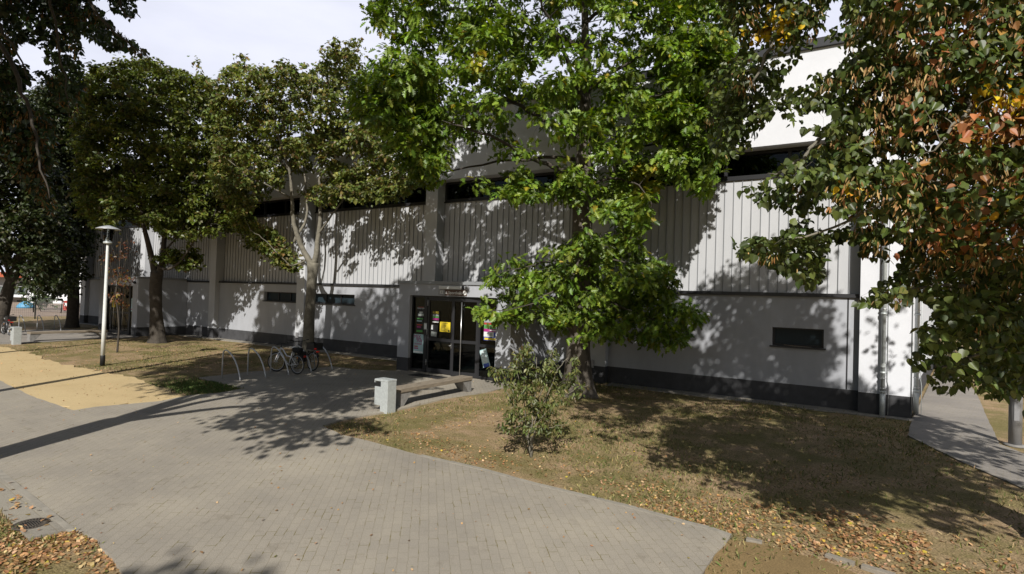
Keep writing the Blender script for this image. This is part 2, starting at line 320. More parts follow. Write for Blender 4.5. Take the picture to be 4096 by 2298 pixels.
for a_, c_ in zip(_ep, _ep[1:]):
    dv = (c_ - a_)[:2]; ln_ = float(np.linalg.norm(dv)); dv = dv / ln_; nv_ = np.array([dv[1], -dv[0]]); k_ = max(1, int(ln_ / .5))
    for i_ in range(k_):
        o_ = nv_ * RNG.normal(0, .006); u_, w_ = a_[:2] + dv * ln_ * i_ / k_ + o_, a_[:2] + dv * (ln_ * (i_ + 1) / k_ - .008) + o_
        b.prism([u_ - nv_ * .045, w_ - nv_ * .045, w_ + nv_ * .045, u_ + nv_ * .045], -.05, .019 + RNG.normal(0, .002))
b.build('edge_stones', MG['strip'], kind='structure')
sheet('edge_strip', P2((-160, 1042), (0, 1183), (189, 1335), (166, 1336), (0, 1203), (-160, 1060)), .017, MG['strip'])
sheet('concrete_slabs', P2((-160, 1060), (0, 1203), (166, 1336), (120, 1346), (74, 1358), (58, 1343), (33, 1320), (4, 1286), (-90, 1200)), .014, MG['slab'])
SAND = P2((-160, 868), (-60, 868), (0, 872), (30, 877), (90, 892), (150, 915), (260, 938), (345, 953), (390, 972), (470, 996), (400, 1012), (240, 1026), (185, 1034), (125, 1014), (60, 989), (0, 959), (-160, 902))
sheet('sand_area', SAND, .004, MG['sand'], .09, .3)
sheet('side_path', P2((2296, 1053), (2283, 1096), (2425, 1165), (2576, 1231), (2800, 1335), (2800, 1215), (2576, 1142), (2514, 1118), (2481, 1046), (2459, 996), (2425, 945), (2405, 915), (2360, 915), (2330, 985)), .008, MG['path'], .006)
sheet('entrance_path', P2((-140, 846), (0, 839), (65, 831), (170, 829), (243, 831), (343, 838)) + [np.array([-39.6, 16.2, 0]), np.array([-35, 16.2, 0])] + P2((347, 849), (232, 853), (70, 864), (0, 866), (-140, 874)), .010, MG['path'], .02)
sheet('gravel_patch', P2((1838, 1358), (1905, 1366), (1990, 1388), (2080, 1412), (2150, 1440), (2190, 1480), (1950, 1700), (1600, 1700), (1770, 1450)), -.004, MG['gravel'], .05, .2)
for x0, x1 in ((-7.4, 1.3), (-34.6, -15.15), (-49.3, -40.1)):
    b = MB(); b.box(x0, x1, 18.16, 18.76, -.05, .006); b.build('wall_edge_strip', MG['strip'], kind='structure')
sheet('sports_court', [(-59, 14, 0), (-59, 60, 0), (-120, 60, 0), (-120, 14, 0)], .004, MG['court'], .1, 2)

# ================================================================== SPORTS HALL
F, LW, CL = 18.5, 18.76, 19.0            # pier front, lower wall, cladding planes
hall = empty('sports_hall', (-24, 18.5, 0), label='long white sports hall with ribbed cladding and a dark window strip behind the trees', cat='sports hall')
XL = float(AY(318, 900, F)[0]) if False else -48.9
XR = 1.22
piers = [(-48.9, -48.2), (-40.35, -39.72)]
for a, c in ((520, 534.6), (740, 760), (1058.5, 1088), (1479, 1523)):
    piers.append((float(AY(a, 880, F)[0]), float(AY(c, 880, F)[0])))
piers.append((-.02, XR))
b = MB(); b.box(XL + .1, XR - .05, CL + .35, 40, .0, 10.5); b.build('main_block', M['inside'], hall)
b = MB(); b.box(XL, XR, F, CL + .34, 7.76, 10.48); b.build('upper_wall', M['white'], hall)
b = MB(); b.box(XL - .06, XR + .06, F - .09, 40, 10.48, 10.76, .01); b.build('parapet_cap', M['trim'], hall)
b = MB(); b.box(XL, XL + .3, CL + .341, 40, 0, 10.47); b.build('end_wall', M['white'], hall)
for (a, c) in piers:
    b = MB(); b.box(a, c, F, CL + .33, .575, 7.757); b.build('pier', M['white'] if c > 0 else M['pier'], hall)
    b = MB(); b.box(a - .002, c + .002, F - .002, CL + .2, -.1, .574); b.build('pier_plinth', M['plinth'], hall)
lowwin = [(-27.36, -24.35, 2.30, 2.78), (-23.72, -20.42, 2.30, 2.78), (-2.28, -.90, 1.70, 2.25)]
for (p, q) in zip(piers, piers[1:]):
    x0, x1 = p[1], q[0]
    b = MB(); b.box(x0, x1, LW - .002, CL + .2, -.1, .574); b.build('plinth', M['plinth'], hall)
    ws = sorted(w for w in lowwin if w[0] >= x0 - .1 and w[1] <= x1 + .1)
    b = MB(); x = x0
    for w in ws:
        if w[0] > x + .01: b.box(x, w[0], LW, CL + .2, .575, 3.19)
        b.box(w[0], w[1], LW, CL + .2, .575, w[2]); b.box(w[0], w[1], LW, CL + .2, w[3], 3.19); x = w[1]
    if x < x1 - .01: b.box(x, x1, LW, CL + .2, .575, 3.19)
    b.build('lower_wall', M['lower'], hall)
    b = MB(); b.box(x0 + .001, x1 - .001, LW - .07, CL + .02, 3.191, 3.245, .004); b.box(x0 + .001, x1 - .001, LW - .035, CL + .02, 3.2455, 3.30); b.build('ledge_flashing', M['trim'], hall)
    # cladding: flat trays with standing seams
    b = MB(); b.box(x0, x1, CL, CL + .33, 3.301, 6.86); b.mi = 1
    n = max(2, int(round((x1 - x0) / .272)))
    for k in range(n + 1):
        xs = x0 + .02 + (x1 - x0 - .04) * k / n + RNG.normal(0, .006)
        xs = min(max(xs, x0 + .012), x1 - .012)
        b.box(xs - .009, xs + .009, CL - .028, CL + .005, 3.302, 6.859)
    b.build('cladding', [M['clad'], M['seam']], hall)
    # window strip
    fr = MB(); zb, zt = 6.861, 7.757
    fr.box(x0 + .001, x1 - .001, CL - .06, CL + .3, zb, zb + .05); fr.box(x0 + .001, x1 - .001, CL + .0, CL + .3, zb + .051, zb + .15)
    fr.box(x0 + .001, x1 - .001, CL + .0, CL + .3, zt - .10, zt - .002)
    nm = max(2, int(round((x1 - x0) / 1.85)))
    for k in range(nm + 1):
        xm = x0 + .05 + (x1 - x0 - .1) * k / nm
        fr.box(xm - .048, xm + .048, CL - .01, CL + .29, zb + .152, zt - .102)
    fo = fr.build('window', M['dark'], hall)
    g = MB(); g.box(x0 + .03, x1 - .03, CL + .10, CL + .11, zb + .10, zt - .05); g.build('pane', M['glass'], fo)
for w in lowwin:
    fr = MB(); d0 = LW + .16; x0, x1, z0, z1 = w
    fr.box(x0, x1, d0, CL + .19, z0 + .001, z0 + .05); fr.box(x0, x1, d0, CL + .19, z1 - .05, z1 - .001)
    nm = 1 if x1 - x0 < 2 else 3
    for k in range(nm + 1):
        xm = x0 + .03 + (x1 - x0 - .06) * k / nm; fr.box(xm - .03, xm + .03, d0 + .002, CL + .19, z0 + .051, z1 - .051)
    fo = fr.build('window', M['dark'], hall)
    g = MB(); g.box(x0 + .03, x1 - .03, d0 + .05, d0 + .06, z0 + .03, z1 - .03); g.build('pane', M['frosted'], fo)
    g = MB(); g.box(x0 - .06, x1 + .06, LW - .06, d0 - .002, z0 - .05, z0 + .0, .006); g.build('sill', M['trim'], fo)
# thin dark strip on the wall beside the corner pier
b = MB(); b.box(-.33, -.29, LW - .004, LW + .02, .58, 3.18); b.build('dark_strip', M['trim'], hall)
# side wall running back beside the path
sA = np.array([XR, F + .6]); sB = G(2352, 922)[:2]; sd_ = (sB - sA) / np.linalg.norm(sB - sA); sn_ = np.array([sd_[1], -sd_[0]])
sE = sA + sd_ * 24
def side_prism(t0, t1, o0, o1, z0, z1, mm, name, mb=None):
    q = [sA + sd_ * t0 + sn_ * o0, sA + sd_ * t1 + sn_ * o0, sA + sd_ * t1 + sn_ * o1, sA + sd_ * t0 + sn_ * o1]
    bb = mb or MB(); bb.prism(q, z0, z1)
    return bb if mb else bb.build(name, mm, hall)
side_prism(.02, 24, -.6, -.02, .6, 10.47, M['white'], 'side_wall')
side_prism(.02, 24, -.6, -.012, -.1, .598, M['plinth'], 'side_plinth')
bb = MB()
for k in range(30): side_prism(1.2 + k * .5, 1.225 + k * .5, -.03, .02, 3.3, 6.8, None, '', bb)
bb.build('side_seam', M['seam'], hall, kind='stuff')
# small boxes on the piers
for px, py in ((1189, 849), (1488, 919)):
    p = AY(px if px > 1400 else 748, py if px > 1400 else 846, F); b = MB(); b.box(p[0] - .1, p[0] + .1, F - .05, F - .001, .50, .78, .01); b.build('junction_box', M['grey_paint'], hall)
# downpipes
def downpipe(x, y, top, mm=M['zinc']):
    b = MB(); b.tube([(x, y, .0), (x, y, .62)], .068, 14); b.tube([(x, y, .60), (x, y, top)], .055, 14)
    for z in (.62, 1.15, 2.75): b.tube([(x, y, z), (x, y, z + .055)], .074, 14)
    b.tube([(x, y - .05, 1.38), (x, y - .085, 1.38)], .062, 14)
    o = b.build('downpipe', mm, hall)
    for z in (.75, 1.02, 2.9, 4.6, 6.3):
        c = MB(); c.ring((x, y, z), (0, 0, 1), .062, .012, 20, 6); c.box(x - .008, x + .008, y + .05, y + .12, z - .01, z + .01); c.build('pipe_bracket', M['steel'], o)
    c = MB(); c.tube([(x + .13, y + .085, .02), (x + .13, y + .085, .78), (x + .105, y + .085, .95), (x + .105, y + .085, min(top, 6))], .008, 6); c.build('earth_wire', M['zinc'], o)
downpipe(float(AY(2221, 950, F - .11)[0]), F - .11, 10.45)
q = sA + sd_ * .25 + sn_ * .10; downpipe(float(q[0]), float(q[1]), 10.45)
downpipe(XL - .12, F + .1, 10.4, M['grey_paint'])
b = MB(); q0 = AY(2297, 950, F - .03); b.tube([(XR - .03, F - .03, .1), (XR - .03, F - .03, 7.0)], .009, 6); b.build('earth_wire', M['zinc'], hall)

# ---- text helper
def text_mesh(s, size, M4, mats, parent, name='lettering', ext=.002):
    cu = bpy.data.curves.new('lettering', 'FONT'); cu.body = s; cu.size = size; cu.extrude = ext; cu.align_x = 'CENTER'; cu.align_y = 'CENTER'
    to = bpy.data.objects.new('lettering', cu); C.objects.link(to)
    me = bpy.data.meshes.new_from_object(to.evaluated_get(bpy.context.evaluated_depsgraph_get())); bpy.data.objects.remove(to); bpy.data.curves.remove(cu)
    me.materials.clear(); me.transform(M4)
    return link(name, me, mats, parent)
def face_front(x, y, z, yaw=0.0):        # text or poster plane facing -Y
    return Matrix.Translation((x, y, z)) @ Matrix.Rotation(yaw, 4, 'Z') @ Matrix.Rotation(math.pi / 2, 4, 'X')

# ---- entrance porches
def porch(x0, x1, yf, full=True):
    xl, xr = x0 + .56, x1 - .60; zt = 2.86; pb = .50
    b = MB()
    b.box(x0, xl, yf, yf + .30, pb, zt); b.box(xr, x1, yf, yf + .30, pb, zt); b.box(x0, x1, yf, yf + .30, zt + .0005, 3.28)
    b.box(x0, x0 + .30, yf + .301, LW - .001, pb, 3.28); b.box(x1 - .30, x1, yf + .301, LW - .001, pb, 3.28)
    b.box(x0 + .301, x1 - .301, yf + .301, LW - .001, 3.0, 3.28)
    po = b.build('porch', M['lower'], hall)
    for ua, ub, va, vb in ((x0 - .002, xl, x0 - .002, x0 + .30), (xr, x1 + .002, x1 - .30, x1 + .002)):
        b = MB(); b.box(ua, ub, yf - .002, yf + .30, -.1, pb - .001); b.box(va, vb, yf + .3, LW - .003, -.1, pb - .001); b.build('porch_plinth', M['plinth'], po)
    b = MB(); b.box(x0 - .05, x1 + .05, yf - .05, LW - .075, 3.281, 3.40, .008); b.build('porch_cap', M['seam'], po)
    b = MB(); b.box(x0 + .31, x1 - .31, yf + .302, LW + .2, -.08, .022); b.build('porch_floor', M['infloor'], po)
    b = MB(); b.box(x0 + .302, x1 - .302, LW - .06, LW - .004, .023, 2.99); b.build('inner_wall', M['inside'], po)
    return xl, xr, zt, po
# every leaf hangs straight from the hall
def leaf_door(w, h, parent, name='door', hinge_left=True, rod=False):
    """a glazed leaf in its own space: x from 0 to w (hinge at x = 0), front face towards -y"""
    b = MB(); s = .085
    b.box(0, s, -.03, .03, 0, h); b.box(w - s, w, -.03, .03, 0, h)
    for z0, z1 in ((0, .16), (h * .425, h * .425 + .11), (h - .10, h)): b.box(s + .0005, w - s - .0005, -.029, .029, z0, z1)
    d = b.build(name, M['dark'], parent, local=True)
    g = MB(); g.box(s - .01, w - s + .01, -.006, .006, .1, h - .05); g.build('pane', M['glass'], d, local=True)
    if rod:
        g = MB(); g.tube([(w * .42, -.085, .12), (w * .42, -.085, h - .12)], .014, 8)
        for z in (.3, h - .3): g.tube([(w * .42, -.085, z), (w * .42, -.03, z)], .009, 6)
        g.build('handle', M['steel'], d, local=True)
    else:
        hx = w - .05
        g = MB(); g.tube([(hx, -.03, 1.05), (hx, -.075, 1.05), (hx - .11, -.075, 1.05)], .011, 8); g.box(hx - .02, hx + .02, -.037, -.031, .95, 1.12); g.build('handle', M['steel'], d, local=True)
    for z in (.25, h * .5, h - .3):
        g = MB(); g.tube([(.0, -.042, z), (.0, -.042, z + .22)], .012, 8); g.build('hinge', M['steel'], d, local=True)
    return d
def poster(x, y, z, w, h, bands, parent, yaw=0.0, roll=0.0):
    """a printed sheet, its centre at x,y,z and its face towards -Y; bands: (u0,u1,v0,v1,material) from lower left"""
    Mx = Matrix.Translation((x, y, z)) @ Matrix.Rotation(yaw, 4, 'Z') @ Matrix.Rotation(roll, 4, 'Y')
    b = MB(); b.box(-w / 2, w / 2, 0, .002, -h / 2, h / 2); ms = [bands[0]]
    for k, (u0, u1, v0, v1, mm) in enumerate(bands[1:]):
        b.mi = len(ms); ms.append(mm); b.box(-w / 2 + u0 * w, -w / 2 + u1 * w, -.0015 - k * .0001, -.0003 - k * .0001, -h / 2 + v0 * h, -h / 2 + v1 * h)
    bmesh.ops.transform(b.bm, matrix=Mx, verts=b.bm.verts)
    return b.build('poster', ms, parent)
def line_bands(n, mm, v0, v1, seed, u0=.08, u1=.92):
    r = random.Random(seed); out = []; st = (v1 - v0) / n
    for k in range(n):
        a = v0 + st * k; out.append((u0, u0 + (u1 - u0) * r.uniform(.55, 1), a + st * .3, a + st * .75, mm))
    return out

def put(o, loc): o.location = Vector(loc) - o.parent.location
# porch in front of the main entrance
PX0, PX1, PY = -15.0, -9.93, 16.0
xl, xr, zt, po = porch(PX0, PX1, PY)
DY = PY + .17
X = lambda px, y=DY: float(AY(px, 860, y)[0])
def c1(x): return (1560 + x / 2.33) / S
def c1y(y): return (1080 + y / 2.33) / S
b = MB(); fx = [xl, X(c1(318)), X(c1(348)), X(c1(588)), X(c1(600)), X(c1(822)), X(c1(842)), xr]
b.box(xl, xr, DY - .04, DY + .04, zt - .07, zt - .001); b.box(xl, xl + .06, DY - .04, DY + .04, .03, zt - .071); b.box(xr - .06, xr, DY - .04, DY + .04, .03, zt - .071)
b.box(fx[1], fx[2] - .02, DY - .04, DY + .04, .03, zt - .071); b.box(fx[5] + .01, fx[6], DY - .04, DY + .04, .03, zt - .071)
for u0, u1 in ((xl + .0605, fx[1] - .0005), (fx[6] + .0005, xr - .0605)): b.box(u0, u1, DY - .039, DY + .039, .031, .12)
b.box(fx[6] + .0005, xr - .0605, DY - .039, DY + .039, 1.13, 1.23)
df = b.build('door_frame', M['dark'], hall)
for u0, u1 in ((xl + .05, fx[1] + .01), (fx[6] - .01, xr - .05)):
    b = MB(); b.box(u0, u1, DY - .006, DY + .006, .08, zt - .04); b.build('pane', M['glass'], df)
dh = zt - .11
d1 = leaf_door(fx[3] - fx[2], dh, hall); put(d1, (fx[2], DY, .035))
d2 = leaf_door(fx[5] - fx[4], dh, hall)
put(d2, (fx[5], DY, .035)); d2.rotation_euler = (0, 0, math.pi + math.radians(9))
# in its opened position the second leaf shows its other face; its long pull rod is on that face
h2 = MB(); w2 = fx[5] - fx[4]; h2.tube([(w2 * .62, .085, .03), (w2 * .62, .085, dh - .12)], .016, 8)
for z in (.3, dh - .35): h2.tube([(w2 * .62, .085, z), (w2 * .62, .03, z)], .009, 6)
h2.build('pull_rod', M['steel'], d2, local=True)
# posters on the left side light, on the first leaf and on the right side light
yy = DY - .012
def pz(py, px): return float(AY(c1(px), c1y(py), yy)[2])
def post(px0, px1, py0, py1, bands, roll=0.0, off=0.0, parent=None):
    xa, xb = X(c1(px0), yy), X(c1(px1), yy); z1, z0 = pz(py0, px0), pz(py1, px0)
    return poster((xa + xb) / 2, yy - off, (z0 + z1) / 2, xb - xa, z1 - z0, bands, hall, 0, roll), ((xa + xb) / 2, yy - off, (z0 + z1) / 2, xb - xa, z1 - z0)
po1, q = post(245, 312, 342, 436, [M['pblack'], (.1, .9, .08, .32, M['pgrey']), (.1, .9, .93, .98, M['pred']), (.25, .8, .38, .52, M['pgrey'])]); text_mesh('ROCK OFF', q[3] * .2, face_front(q[0], q[1] - .003, q[2] + q[4] * .33), M['paper'], po1)
post(240, 304, 440, 490, [M['pblack'], (.05, .95, .6, .85, M['pgreen']), (.05, .8, .2, .4, M['pteal'])])
post(240, 302, 494, 578, [M['pblack'], (.05, .95, .0, .22, M['pgreen']), (.1, .7, .5, .62, M['pmag']), (.1, .9, .75, .85, M['pred'])])
po1, q = post(220, 310, 596, 772, [M['pteal'], (.05, .95, .02, .1, M['paper']), (.08, .5, .22, .28, M['pmag']), (.08, .45, .32, .38, M['pred']), (.1, .9, .5, .52, M['pmag']), (.1, .85, .455, .475, M['pmag'])])
text_mesh('MIX', q[3] * .42, face_front(q[0] - q[3] * .12, q[1] - .003, q[2] + q[4] * .36), M['pmag'], po1); text_mesh('90s', q[3] * .46, face_front(q[0] + q[3] * .1, q[1] - .003, q[2] + q[4] * .18), M['pmag'], po1)
y_ = yy; yy = DY - .045
po1, q = post(388, 450, 386, 490, [M['pblack'], (.05, .98, .22, .4, M['pmag']), (.05, .98, .42, .56, M['pgreen']), (.05, .98, .58, .72, M['pgrey']), (.05, .98, .0, .1, M['paper'])]); text_mesh('KERB', q[3] * .4, face_front(q[0], q[1] - .003, q[2] + q[4] * .39), M['pyel'], po1)
post(375, 440, 508, 630, [M['pblack'], (.1, .9, .1, .45, M['pgrey']), (.05, .3, .6, .95, M['paper'])], .06)
po1, q = post(460, 557, 484, 576, [M['yellow']] + line_bands(5, M['pblack'], .1, .75, 3, .12, .7) + [(.1, .75, .86, .91, M['pblack']), (.8, .95, .05, .22, M['pblack'])])
post(312, 341, 494, 556, [M['pgrey'], (.15, .9, .1, .9, M['paper'])], off=.012)
yy = y_
po1, q = post(872, 1008, 420, 655, [M['pblue'], (.0, 1, .62, .70, M['pred']), (.0, 1, .46, .61, M['pgreen']), (.0, 1, .34, .455, M['pmag']), (.0, 1, .14, .335, M['paper']), (.0, 1, .71, .86, M['pgrey']), (.05, .95, .02, .1, M['pyel']), (.36, .37, .14, .62, M['paper']), (.62, .98, .635, .69, M['paper']), (.4, .9, .5, .57, M['pblack']), (.42, .95, .38, .42, M['paper']), (.4, .6, .17, .3, M['pgrey']), (.68, .98, .15, .33, M['pblue'])])
text_mesh('KERB', q[3] * .36, face_front(q[0], q[1] - .003, q[2] + q[4] * .43), M['pyel'], po1); text_mesh('15.9.', q[3] * .12, face_front(q[0] - q[3] * .3, q[1] - .004, q[2] + q[4] * .03), M['pblack'], po1)
poster(X(c1(890)), yy, pz(825, 890), .30, .62, [M['pteal'], (.1, .9, .0, .2, M['pblue'])] + line_bands(9, M['paper'], .25, .95, 5), hall, 0, -.32)
# sign, lamp and sensor over the doors
sx = X(c1(572), PY); sz = float(AY(c1(572), c1y(213), PY)[2])
b = MB(); b.box(sx - .60, sx + .62, PY - .022, PY - .001, sz - .105, sz + .105, .004); sg = b.build('sign', M['brown'], hall)
b = MB(); b.box(sx - .66, sx - .36, PY - .027, PY - .0225, sz - .10, sz + .10); b.build('number_plate', M['grey_paint'], sg)
text_mesh('E2', .15, face_front(sx - .50, PY - .029, sz), M['signwhite'], sg)
text_mesh('Sporthalle', .155, face_front(sx + .12, PY - .024, sz - .01), M['signwhite'], sg)
me = bpy.data.meshes.new('arrow'); me.from_pydata([(sx - .345, PY - .025, sz - .05), (sx - .235, PY - .025, sz - .05), (sx - .29, PY - .025, sz + .05)], [], [(0, 1, 2)]); link('arrow', me, M['signwhite'], sg)
b = MB(); b.tube([(sx + .54, PY - .022, sz), (sx + .54, PY - .026, sz)], .08, 24); b.build('letter_disc', M['signwhite'], sg); text_mesh('A', .13, face_front(sx + .54, PY - .029, sz), M['brown'], sg)
lx = X(c1(560), PY); lz = float(AY(c1(560), c1y(166), PY)[2])
b = MB(); b.box(lx - .53, lx + .50, PY - .10, PY - .001, lz - .06, lz + .06, .02); wl = b.build('wall_lamp', M['diffuser'], hall)
b = MB(); b.box(lx + .5005, lx + .56, PY - .105, PY - .001, lz - .065, lz + .065, .01); b.build('end_cap', M['dark'], wl)
b = MB(); b.lathe((lx + .72, PY - .06, lz - .07), [(.03, 0), (.075, .03), (.085, .08), (.06, .13), (.02, .15)], 18); b.build('motion_sensor', M['grey_paint'], hall)
# second porch, far left
QX0, QX1 = -39.66, -34.98
xl2, xr2, zt2, po2 = porch(QX0, QX1, PY)
b = MB(); b.box(xl2, xr2, DY - .04, DY + .04, zt2 - .07, zt2 - .001); b.box(xl2, xl2 + .06, DY - .04, DY + .04, .03, zt2 - .071); b.box(xr2 - .06, xr2, DY - .04, DY + .04, .03, zt2 - .071)
ww = (xr2 - xl2 - .12) / 4
for k in (1, 3): b.box(xl2 + .06 + ww * (.62 if k == 1 else 3.38) - .05, xl2 + .06 + ww * (.62 if k == 1 else 3.38) + .05, DY - .04, DY + .04, .03, zt2 - .071)
df2 = b.build('door_frame', M['dark'], hall)
for u0, u1 in ((xl2 + .05, xl2 + .03 + ww * .62), (xl2 + .09 + ww * 3.38, xr2 - .05)):
    b = MB(); b.box(u0, u1, DY - .006, DY + .006, .05, zt2 - .04); b.build('pane', M['glass'], df2)
lw2 = ww * 2.76 / 2 - .06
e1 = leaf_door(lw2, dh, hall, rod=True); put(e1, (xl2 + .06 + ww * .62 + .055, DY, .035))
e2 = leaf_door(lw2, dh, hall, rod=True); put(e2, (xl2 + .06 + ww * .62 + .065 + lw2, DY, .035))
poster(xr2 - .32, DY - .02, 1.75, .28, .75, [M['pteal'], (.1, .9, .1, .2, M['pmag'])] + line_bands(4, M['pgrey'], .4, .9, 8), hall)
poster(xl2 + 1.0, DY - .05, 1.75, .42, .42, [M['yellow']] + line_bands(3, M['pblack'], .2, .8, 9), hall)
b = MB(); b.lathe((QX1 - .28, PY - .07, 2.98), [(.03, 0), (.08, .03), (.09, .09), (.06, .14), (.02, .16)], 16); b.build('motion_sensor', M['dark'], hall)

# ================================================================== STREET FURNITURE
GZ = .012
# lamp
lp = G(257.5, 919); lamp = empty('street_lamp', lp, label='slim grey lamp post with a hat and glass lantern on the left lawn', cat='street lamp')
x, y = lp[0], lp[1]
b = MB(); b.lathe((x, y, -.05), [(.078, 0), (.078, .38), (.072, .40)], 20); b.build('base_sleeve', M['black'], lamp)
b = MB(); b.lathe((x, y, .35), [(.070, 0), (.064, 1.2), (.046, 3.95), (.046, 4.0)], 20); b.build('pole', M['lamp_paint'], lamp)
b = MB(); b.lathe((x, y, 4.35), [(.05, 0), (.14, .015), (.145, .07), (.12, .085)], 24); b.build('collar', M['zinc'], lamp)
b = MB(); b.lathe((x, y, 4.437), [(.125, 0), (.185, .44), (.18, .44), (.12, .0)], 28); b.build('lantern_glass', M['lampglass'], lamp)
b = MB(); b.lathe((x, y, 4.437), [(.085, 0), (.085, .16), (.03, .17), (.03, .28), (.02, .29)], 16); b.build('lamp_holder', M['steel'], lamp)
b = MB(); b.lathe((x, y, 4.875), [(.39, .0), (.385, .015), (.26, .075), (.12, .12), (.03, .145), (.0, .146)], 32); b.build('hat', M['hoop'], lamp)
# mast on the right
mp_ = G(4060 / S, 1782 / S); mast = empty('lamp_mast', mp_, label='thick grey steel mast rising beside the right-hand path into the lime leaves', cat='mast')
x, y = mp_[0], mp_[1]
b = MB(); b.lathe((x, y, -.1), [(.118, 0), (.118, 1.5), (.085, 6.8), (.085, 6.9)], 24); b.build('pole', M['grey_paint'], mast)
b = MB(); b.box(x - .045, x + .045, y - .122, y - .10, .55, .95, .006); b.build('service_door', M['grey_paint'], mast)
b = MB(); b.lathe((x, y, -.02), [(.20, 0), (.20, .035), (.13, .05)], 20); b.build('foot_plate', M['concrete'], mast)
# benches
def bench(x0, x1, y0, y1, label):
    o = empty('bench', ((x0 + x1) / 2, (y0 + y1) / 2, GZ), label=label, cat='bench', group='timber benches on concrete legs')
    b = MB(); z0, z1 = .355 + GZ, .46 + GZ; n = 3; w = (x1 - x0) / n
    for k in range(n): b.box(x0 + w * k + .004, x0 + w * (k + 1) - .004, y0, y1, z0, z1, .012)
    b.build('seat', M['timber'], o)
    for ya in (y0 + .01, y1 - .46):
        b = MB()
        pr = [(ya, GZ - .02), (ya + .12, GZ - .02), (ya + .45, z0 - .001), (ya, z0 - .001)] if ya < (y0 + y1) / 2 else [(ya + .33, GZ - .02), (ya + .45, GZ - .02), (ya + .45, z0 - .001), (ya, z0 - .001)]
        va = [b.bm.verts.new((x0 + .03, p[0], p[1])) for p in pr]; vb = [b.bm.verts.new((x1 - .03, p[0], p[1])) for p in pr]
        b._f(va[::-1]); b._f(vb)
        for i in range(4): b._f([va[i], va[(i + 1) % 4], vb[(i + 1) % 4], vb[i]])
        b.build('leg', M['concrete'], o)
    return o
bench(-10.36, -9.92, 10.78, 13.9, 'weathered timber bench in sunlight beside the main entrance and the near litter bin')
bench(-34.5, -34.06, 10.9, 14.2, 'dark timber bench in the shade by the far-left entrance')
# litter bins
def bin_(x, y, label):
    o = empty('litter_bin', (x, y, GZ), label=label, cat='litter bin', group='galvanised litter bins')
    b = MB(); b.box(x - .12, x + .12, y - .15, y + .15, -.05, .74, .01); b.build('post', M['zinc'], o)
    b = MB(); b.box(x - .33, x + .125, y - .155, y + .155, .7405, .79, .008); b.box(x - .33, x - .315, y - .155, y + .155, .70, .7402); b.build('cover', M['zinc'], o)
    b = MB(); b.box(x - .34, x - .121, y - .13, y + .13, .15, .60, .008); b.build('bucket', M['zinc'], o)
    b = MB(); b.box(x - .32, x - .14, y - .11, y + .11, .601, .606); b.build('opening_shade_plate', M['hole'], o)  # flat black plate painted as the shade inside the bucket
    return o
bin_(-9.82, 10.22, 'square galvanised litter bin at the near end of the sunlit bench')
bin_(-33.2, 10.12, 'square galvanised litter bin at the far-left bench')
# bicycle hoops
def hoop(x, y, z=GZ, label=None, group=None):
    pts = [(0, 0, -.05), (0, 0, .45), (.005, 0, .70), (.03, 0, .82), (.09, 0, .88), (.17, 0, .892), (.28, 0, .865), (.42, 0, .80), (.56, 0, .71), (.68, 0, .60), (.80, 0, .44), (.90, 0, .26), (.97, 0, .09), (.995, 0, -.05)]
    b = MB(); b.tube([(x + p[0], y, z + p[2]) for p in pts], .023, 10)
    return b.build('bike_hoop', M['hoop'], None, label=label, cat='bicycle rack', group=group)
hl = ['arched steel bike hoop nearest the lawn tip, empty', 'empty arched steel bike hoop, second from the lawn tip', 'arched steel bike hoop with the white bicycle leaning on it', 'arched steel bike hoop between the white and the black bicycle', 'arched steel bike hoop behind the black bicycle, nearest the main entrance']
for k, yy_ in enumerate((10.60, 11.49, 12.36, 13.29, 14.22)): hoop(-17.5, yy_, label=hl[k], group='bike hoops by the main entrance')
hl2 = ['far arched bike hoop at the left picture edge with a dark bicycle', 'far arched bike hoop just behind the far-left litter bin', 'third far arched bike hoop, in front of the wire fence', 'far arched bike hoop nearest the dark tree trunk, in front of the fence']
for k, (px, py) in enumerate(((3, 838), (47, 832), (93, 830.5), (136, 830))):
    p = G(px, py); hoop(p[0], p[1], label=hl2[k], group='bike hoops by the far-left entrance')
# bicycles, built along +x with the rear hub over the origin
def wheel(name, cx, parent, r=.335, tyre=.024, steer=None):
    Mx = Matrix.Translation((cx, 0, r + tyre * .5))
    if steer: Mx = Mx @ Matrix.Rotation(steer, 4, 'Z')
    def fin(b, n, mm, par):
        bmesh.ops.transform(b.bm, matrix=Mx, verts=b.bm.verts); return b.build(n, mm, par, local=True)
    b = MB(); b.ring((0, 0, 0), (0, 1, 0), r - tyre * .6, tyre, 40, 8); w = fin(b, name, M['rubber'], parent)
    b = MB(); b.ring((0, 0, 0), (0, 1, 0), r - tyre * 2.0, .012, 40, 6); fin(b, 'rim', M['chrome'], w)
    b = MB()
    for k in range(18):
        a = 2 * math.pi * k / 18; sg_ = .025 if k % 2 else -.025
        b.tube([(.02 * math.cos(a + 1.2), sg_, .02 * math.sin(a + 1.2)), ((r - tyre * 2) * math.cos(a), 0, (r - tyre * 2) * math.sin(a))], .0018, 4)
    b.tube([(0, -.05, 0), (0, .05, 0)], .022, 10); fin(b, 'spokes', M['steel'], w)
    b = MB(); b.box(-.015, .015, -.008, .008, r * .55, r * .72, .003); fin(b, 'reflector', M['amber'], w)
    return w
